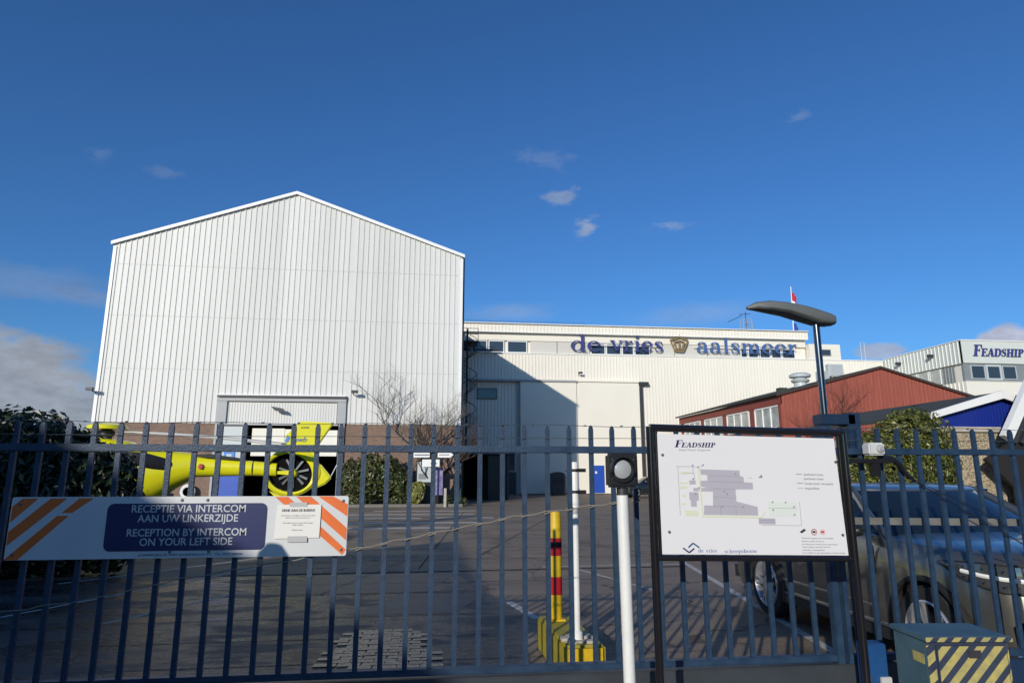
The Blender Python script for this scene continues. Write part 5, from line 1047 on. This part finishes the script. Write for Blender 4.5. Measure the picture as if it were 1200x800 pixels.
# ------------------------------------------------------------------ car
def make_car(name, label, paint):
    c = thing(name, label, 'car')
    Wd = 1.82; LEN = 4.45; xc = Wd / 2
    half = [(0, LEN - .55), (.0, 3.6), (.0, 3.0), (.0, 2.4), (.0, 1.8), (.0, 1.2), (.0, .85), (.012, .6), (.035, .42), (.075, .27), (.14, .15), (.24, .07), (.38, .025), (.58, .0), (.78, -.012), (xc, -.015)]
    loop = half + [(Wd - x, y) for x, y in half[-2::-1]] + [(Wd - .03, LEN - .3), (Wd - .12, LEN - .1), (Wd - .35, LEN), (xc, LEN + .03), (.35, LEN), (.12, LEN - .1), (.03, LEN - .3)]
    belt = pw([(-.1, .97), (0, .99), (.25, 1.02), (.8, 1.05), (1.3, 1.08), (2.5, 1.08), (4.6, 1.12)])
    n = len(loop); mb = MB(); lv = [(.22, .10, .10), (.26, .04, .03), (.40, .0, 0), (.55, .012, .0), (.68, .004, .0), (.80, .018, .012), (.88, .03, .02), (.95, .05, .05), (1.0, .085, .13)]
    for (f_, ins, nose) in lv:
        for (x, y) in loop:
            zb = belt(y); z = .22 + (zb - .22) * (f_ - .22) / .78
            k = max(0, 1 - y / .7); xi = x + (ins if x < xc else -ins) * (1 if abs(x - xc) > .2 else abs(x - xc) / .2); yi = y + nose * k + (-.06 * (f_ > .9) if y > LEN - .4 else 0)
            mb.v.append((xi, yi, z))
    for kk, dz in ((.94, .015), (.80, .035), (.5, .055), (.12, .062)):
        for i, (x, y) in enumerate(loop):
            b0 = mb.v[(len(lv) - 1) * n + i]; yc = 2.3
            mb.v.append((xc + (b0[0] - xc) * kk, yc + (b0[1] - yc) * (1 - (1 - kk) * (.16 if kk > .7 else .3)), belt(yc + (b0[1] - yc) * (1 - (1 - kk) * .3)) + dz))
    nl = len(lv) + 4
    for i in range(nl - 1):
        for j in range(n): mb.f.append((i * n + j, i * n + (j + 1) % n, (i + 1) * n + (j + 1) % n, (i + 1) * n + j))
    mb.f.append(tuple(range(n))[::-1]); mb.f.append(tuple(range((nl - 1) * n, nl * n)))
    body = mb.build('body', paint, c, smooth=True)
    fy, ryy, wr = .80, 3.40, .375
    cut = MB()
    for y in (fy, ryy): 
        for x0, x1 in ((-.2, .34), (Wd - .34, Wd + .2)): cut.lathe([(.42, x0), (.42, x1)], 28, Matrix.Translation((0, y, wr)), 'x')
    co = cut.build('cutter', M_black); md = body.modifiers.new('b', 'BOOLEAN'); md.operation = 'DIFFERENCE'; md.object = co; md.solver = 'EXACT'
    bpy.context.view_layer.update(); dg = bpy.context.evaluated_depsgraph_get(); me = bpy.data.meshes.new_from_object(body.evaluated_get(dg)); body.modifiers.clear(); body.data = me; bpy.data.objects.remove(co)
    me.materials.clear(); me.materials.append(paint)
    for p in me.polygons: p.material_index = 0; p.use_smooth = True
    try: me.set_sharp_from_angle(angle=R(35))
    except Exception: pass
    # dark inner wheel housings
    for y in (fy, ryy): MB().box(.30, Wd - .30, y - .42, y + .42, .25, .80).build('wheel_housing', M_dark, c)
    # arches
    for y in (fy, ryy):
        for side in (0, 1):
            mb = MB(); k = 24; vs = []; fs = []
            for i in range(k + 1):
                a = R(-18 + 216 * i / k)
                for (rr0, dx) in ((.408, .03), (.41, -.006), (.43, -.012), (.448, -.008), (.452, .03)): x = dx if side == 0 else Wd - dx; vs.append((x, y + rr0 * math.cos(a), wr + rr0 * math.sin(a)))
            for i in range(k):
                for q in range(4): fs.append((5 * i + q, 5 * i + q + 1, 5 * i + 6 + q, 5 * i + 5 + q))
            mb.add(vs, fs); mb.build('wheel_arch', M_carblack, c, smooth=True)
    for side in (0, 1):
        X = (lambda a: a) if side == 0 else (lambda a: Wd - a)
        for y in (fy, ryy):
            wh = bpy.data.objects.new('wheel', None); COL.objects.link(wh); wh.parent = c; wh.location = (X(.0), y, wr); wh.rotation_euler = (0, 0, 0 if side == 0 else math.pi)
            MB().lathe([(.25, .02), (.31, .005), (.355, .015), (.373, .045), (.373, .19), (.355, .22), (.25, .22)], 36, None, 'x', True).build('tyre', M_tyre, wh, smooth=True)
            rm = MB(); rm.lathe([(.25, .0), (.262, .008), (.262, .2), (.235, .2), (.235, .03)], 36, None, 'x', True); rm.lathe([(.06, .0), (.065, .03), (.05, .1)], 14, None, 'x')
            for q in range(5):
                for dlt in (-.13, .13):
                    a = 2 * math.pi * q / 5 + dlt; dv = Vector((0, math.cos(a), math.sin(a))); nv = Vector((0, -dv.z, dv.y)); a_, b2 = dv * .05, dv * .245
                    pts = [a_ - nv * .014, b2 - nv * .012, b2 + nv * .012, a_ + nv * .014]; rm.add([(.008 + .006 * (i in (0, 3)), p.y, p.z) for i, p in enumerate(pts)] + [(.05, p.y, p.z) for p in pts], [(0, 1, 2, 3), (4, 5, 6, 7)] + [(i, (i + 1) % 4, 4 + (i + 1) % 4, 4 + i) for i in range(4)])
            rm.build('rim', M_rim, wh, smooth=True); MB().lathe([(.234, .10), (.234, .12)], 24, None, 'x').build('brake_disc', M_dark, wh)
    # greenhouse
    base = [(.10, 1.25), (.085, 1.7), (.08, 2.6), (.09, 3.5), (.16, 4.15), (.45, 4.30), (xc, 4.33)]; front = [(.13, 1.18), (.35, 1.02), (.6, .94), (xc, .91)]
    bl_ = front[::-1] + base; topf = [(xc, 1.72), (.6, 1.74), (.38, 1.79), (.25, 1.90)]; topb = [(.22, 2.0), (.20, 2.2), (.19, 2.8), (.20, 3.4), (.27, 3.78), (.5, 3.86), (xc, 3.88)]
    tl_ = topf + topb; m_ = len(bl_)
    def mirror(L): return L + [(Wd - x, y) for x, y in L[-2:0:-1]]
    B_, T_ = mirror(bl_), mirror(tl_); k = len(B_); gb = MB()
    zt_ = lambda y: 1.475 - .02 * ((y - 2.5) / 1.2) ** 2
    for f_ in (0, .5, 1.0):
        for (x, y), (x1, y1) in zip(B_, T_):
            bul = .03 * math.sin(math.pi * f_); gb.v.append((lerp(x, x1, f_) + (-bul if x < xc - .1 else bul if x > xc + .1 else 0), lerp(y, y1, f_), lerp(belt(y) - .02, zt_(y1), f_)))
    for i in range(2):
        for j in range(k): gb.f.append((i * k + j, i * k + (j + 1) % k, (i + 1) * k + (j + 1) % k, (i + 1) * k + j))
    gb.build('window_glass', M_carglass, c, smooth=True)
    rf = MB()
    for kk, dz in ((1.012, -.02), (1.0, .012), (.93, .035), (.7, .055), (.3, .065)):
        for (x, y) in T_: rf.v.append((xc + (x - xc) * kk, 2.75 + (y - 2.75) * kk, zt_(y) + dz))
    for i in range(4):
        for j in range(k): rf.f.append((i * k + j, i * k + (j + 1) % k, (i + 1) * k + (j + 1) % k, (i + 1) * k + j))
    rf.f.append(tuple(range(4 * k, 5 * k))); rf.f.append(tuple(range(k))[::-1]); rf.build('roof', paint, c, smooth=True)
    for side in (0, 1):
        X = (lambda a: a) if side == 0 else (lambda a: Wd - a)
        for (b0, t0, w_, mm) in (((.095, 1.27), (.235, 1.93), .035, paint), ((.07, 2.42), (.175, 2.5), .03, M_carblack), ((.10, 3.6), (.205, 3.45), .05, paint)):
            z0, z1 = belt(b0[1]) - .02, zt_(t0[1]) + .01
            mid = ((b0[0] + t0[0]) / 2 - .034, (b0[1] + t0[1]) / 2); MB().tube([(X(b0[0] - .005), b0[1], z0), (X(mid[0]), mid[1], (z0 + z1) / 2 + .02), (X(t0[0]), t0[1], z1)], w_, 8).build('pillar', mm, c, smooth=True)
        MB().tube([(X(.085), 1.35, belt(1.35) + .0), (X(.07), 2.5, belt(2.5) + .005), (X(.09), 3.9, belt(3.9) + .0)], .010, 6).build('window_trim', M_chrome, c, smooth=True)
        MB().tube([(X(.09), 1.30, belt(1.3)), (X(.15), 1.62, 1.28), (X(.20), 1.95, 1.452), (X(.172), 2.3, 1.475), (X(.165), 2.9, 1.478), (X(.185), 3.5, 1.45), (X(.13), 3.95, 1.2)], .007, 6).build('window_trim', M_chrome, c, smooth=True)
        MB().tube([(X(.18), 1.85, 1.47), (X(.165), 2.1, 1.50), (X(.15), 2.7, 1.525), (X(.16), 3.4, 1.51), (X(.2), 3.75, 1.47)], .012, 6).build('roof_rail', M_chrome, c, smooth=True)
        mi = MB(); loft(mi, [(-.02, 0, .02, .03), (.03, 0, .06, .065), (.12, 0, .075, .08), (.19, .0, .065, .07), (.215, 0, .02, .03)], 14, 2.6)
        o = mi.build('mirror', paint, c, smooth=True); o.location = (X(-.19) if side == 0 else X(-.02) , 1.52, 1.14) 
        MB().box(-.0, .25, .04, .075, -.04, -.015).build('mirror_arm', M_carblack, o)
        MB().box(X(-.004) if side == 0 else X(.02), X(.02) if side == 0 else X(-.004), 1.25, 3.0, .34, .355).build('sill_trim', M_chrome, c)
        MB().box(X(-.006) if side == 0 else X(.02), X(.02) if side == 0 else X(-.006), 1.22, 3.0, .24, .33).build('sill', M_carblack, c)
        MB().box(X(-.006) if side == 0 else X(.02), X(.02) if side == 0 else X(-.006), 1.45, 3.0, .475, .49).build('door_moulding', M_chrome, c)
        for y in (1.38, 2.42, 3.32): 
            MB().box(X(.0), X(.02), y, y + .007, .36, 1.0).build('door_seam', M_dark, c) if side == 0 else None
        for y in (2.15, 3.1): MB().tube([(X(.012), y - .1, .90), (X(-.02), y - .06, .90), (X(-.02), y + .06, .90), (X(.012), y + .1, .90)], .012, 6).build('door_handle', M_chrome, c, smooth=True)
        # headlight wraps the corner
        pts = [(.028, .62), (.030, .5), (.045, .40), (.082, .27), (.145, .16), (.245, .085), (.38, .045), (.55, .022), (.62, .018)]
        zr = [(.955, .962), (.895, .972), (.855, .980), (.815, .985), (.795, .983), (.785, .977), (.782, .970), (.785, .96), (.80, .94)]
        vs = []; fs = []
        for (x, y), (za, zb) in zip(pts, zr):
            for zz, o_ in ((za, -.004), ((za + zb) / 2, -.022), (zb, -.006)): vs.append((X(x + o_ * (1 if y > .2 else .5)), y + o_ * (0 if y > .3 else 1), zz))
        for i in range(len(pts) - 1):
            for q in range(2): fs.append((3 * i + q, 3 * i + 3 + q, 3 * i + 4 + q, 3 * i + 1 + q))
        hl = MB().add(vs, fs).build('headlight', M_head, c, smooth=True)
        # dark bezel lines and chrome light bars
        for fz, rr0, mm, nm in ((.0, .007, M_carblack, 'bezel'), (1., .007, M_carblack, 'bezel'), (.5, .016, M_trim, 'light_bar')):
            MB().tube([(X(x - .006 - (.016 if fz == .5 else 0)), y - (.006 if y < .3 else 0) - (.014 if fz == .5 and y < .3 else 0), lerp(za, zb, fz)) for (x, y), (za, zb) in zip(pts, zr)][(2 if fz == .5 else 0):], rr0, 6).build(nm, mm, hl, smooth=True)
        mb = MB()
        for (x, y), (za, zb) in list(zip(pts, zr))[2:8]:
            for fz in (.22, .75): mb.lathe([(.012, .0), (.010, -.008), (.001, -.009)], 8, Matrix.Translation((X(x - .012), y - .014, lerp(za, zb, fz))), 'y')
        mb.build('lamp_cell', M_chrome, hl, kind='stuff')
        # lower grille + fog strip
        MB().prism([(X(.42), .60), (X(.18), .60), (X(.14), .575), (X(.15), .43), (X(.42), .42)], -.035, .12).build('side_intake', M_dark, c)
        MB().tube([(X(.14), .03, .545), (X(.25), -.03, .54), (X(.44), -.05, .54)], .012, 6).build('intake_bar', M_chrome, c, smooth=True)
    MB().tube([(.12, .10, .385), (.25, -.01, .375), (.5, -.045, .37), (xc, -.06, .37), (Wd - .5, -.045, .37), (Wd - .25, -.01, .375), (Wd - .12, .10, .385)], .02, 8).build('bumper_trim', M_chrome, c, smooth=True)
    gr = MB().box(.50, Wd - .50, -.045, .05, .62, .95).build('grille', M_black, c, bevel=.02)
    mb = MB()
    for q in range(7): mb.box(.53, Wd - .53, -.055, -.046, .65 + q * .042, .663 + q * .042)
    mb.build('grille_bar', M_chrome, gr); MB().box(.45, Wd - .45, -.05, .05, .44, .58).build('lower_grille', M_dark, c)
    MB().box(.66, Wd - .66, -.06, -.051, .46, .57).build('number_plate', M_yellow, c)
    MB().box(.15, Wd - .15, LEN - .03, LEN + .05, .3, .45).build('rear_bumper', M_carblack, c); return c
car = make_car('parked_car', 'dark bronze estate car parked nose-on behind the right-hand fence', M_carb); car.location = (3.92, 4.30, 0.005)
c2 = make_car('parked_car', 'small black car parked by the far wall, half hidden by the board', M_carblk); c2.rotation_euler = (0, 0, R(-90)); c2.location = (13.9, 49.0, 0)

# ------------------------------------------------------------------ houses, trees and hedge added out of view to shade the left and block skylight
def leafy(label, loc, h, rad, n, seed, group):
    rnd = random.Random(seed); t_ = thing('shade_tree', label, 'tree', loc, 0, group)
    lob = [(rnd.uniform(-.5, .5) * rad, rnd.uniform(-.5, .5) * rad, h * (.35 + .6 * k / 6), rad * (.9 - .08 * k), rad * (.9 - .08 * k), h * .16) for k in range(6)]
    mb = MB(); leaves(mb, lob, n, .13, rnd); mb.build('crown', M_leafh, t_, fix=False); MB().tube([(0, 0, 0), (.1, 0, h * .4), (0, .1, h * .9)], [.2, .15, .04], 8).build('trunk', M_barkd, t_)
for k, (x, y, hh, rr0, s_l) in enumerate(((-10.9, 4.3, 5.2, 1.35, 'unseen evergreen tree added nearest the gate to shade the bush'), (-12.9, 4.0, 6.0, 1.6, 'unseen middle evergreen tree added left of the gate for shade'), (-15.2, 4.4, 6.0, 1.7, 'unseen evergreen tree added farthest from the gate for shade'))):
    leafy(s_l, (x, y, 0), hh, rr0, 7000, 41 + k, 'evergreen trees added out of view for shade')  # added out of view to keep the left bush in shade
nb = thing('shade_house', 'unseen brown brick house with dark gabled roof, shaped to shade the left', 'house', (-12.68, -10.0, 0))  # gable outline shaped for its shadow edge on gate and yard
MB().box(-6.6, 6.6, -4, 4, 0, 4.1).build('wall', M_brick, nb); MB().prism([(-6.8, 4.11), (6.8, 4.11), (6.8, 4.22), (0, 8.3), (-6.8, 4.22)], -4.1, 4.1).build('roof', M_roof, nb)
for x in (-4.8, -1.7, 1.2, 4.0): MB().box(x, x + 1.3, 4.0, 4.04, 1, 2.4).build('window', M_trim, nb)
hb = thing('sky_block_house', 'unseen terraced house added behind the camera to block skylight', 'house', (12.5, -13.0, 0))  # added out of view to cut sky fill on the shaded fronts
MB().box(-9, 9, -4, 4, 0, 6.4).build('wall', M_brick, hb); MB().prism([(-4.3, 6.41), (4.3, 6.41), (4.3, 6.5), (0, 9.2), (-4.3, 6.5)], -9.2, 9.2, 'yz').build('roof', M_roof, hb)
for x in (-7.5, -4.5, -1.5, 1.5, 4.5, 7): MB().box(x - .6, x + .6, 4.0, 4.04, 1, 2.4).build('window', M_trim, hb); MB().box(x - .6, x + .6, 4.0, 4.04, 3.9, 5.3).build('window', M_trim, hb)
bush('sky_block_hedge', 'tall unseen hedge added on the left to block skylight', 'hedge', (-7.4, 0.2, 0), [(0, y, 1.6, .9, 1.3, 1.9) for y in (-3.2, -1.6, 0, 1.6, 2.8)], 9000, .12, M_leafd, 61)  # added out of view to block sky light from the left
ic = thing('intercom_column', 'dark rounded intercom column on the left of the entrance', 'intercom', (-1.83, 2.42, 0))
MB().lathe([(.085, 0), (.085, 1.68), (.075, 1.76), (.04, 1.81), (.001, 1.82)], 20).build('column', M_charc, ic, smooth=True); MB().box(-.05, .05, -.095, -.08, 1.25, 1.5).build('call_panel', M_lightgrey, ic)

# ------------------------------------------------------------------ groups of like things
GR = {'security_camera': 'security cameras on the building fronts', 'wall_plate': 'strips fixed to the brick plinth', 'bare_tree': 'bare winter trees', 'evergreen_bush': 'dark evergreen bushes on the left',
      'low_shrub': 'low shrubs in the planting bed', 'air_conditioner': 'outdoor units on the red building', 'tension_wire': 'thin wires over the gate', 'parked_car': 'cars parked in the yard'}
for o in bpy.data.objects:
    k = o.name.split('.')[0]
    if o.parent is None and k in GR and not o.get('group'): o['group'] = GR[k]
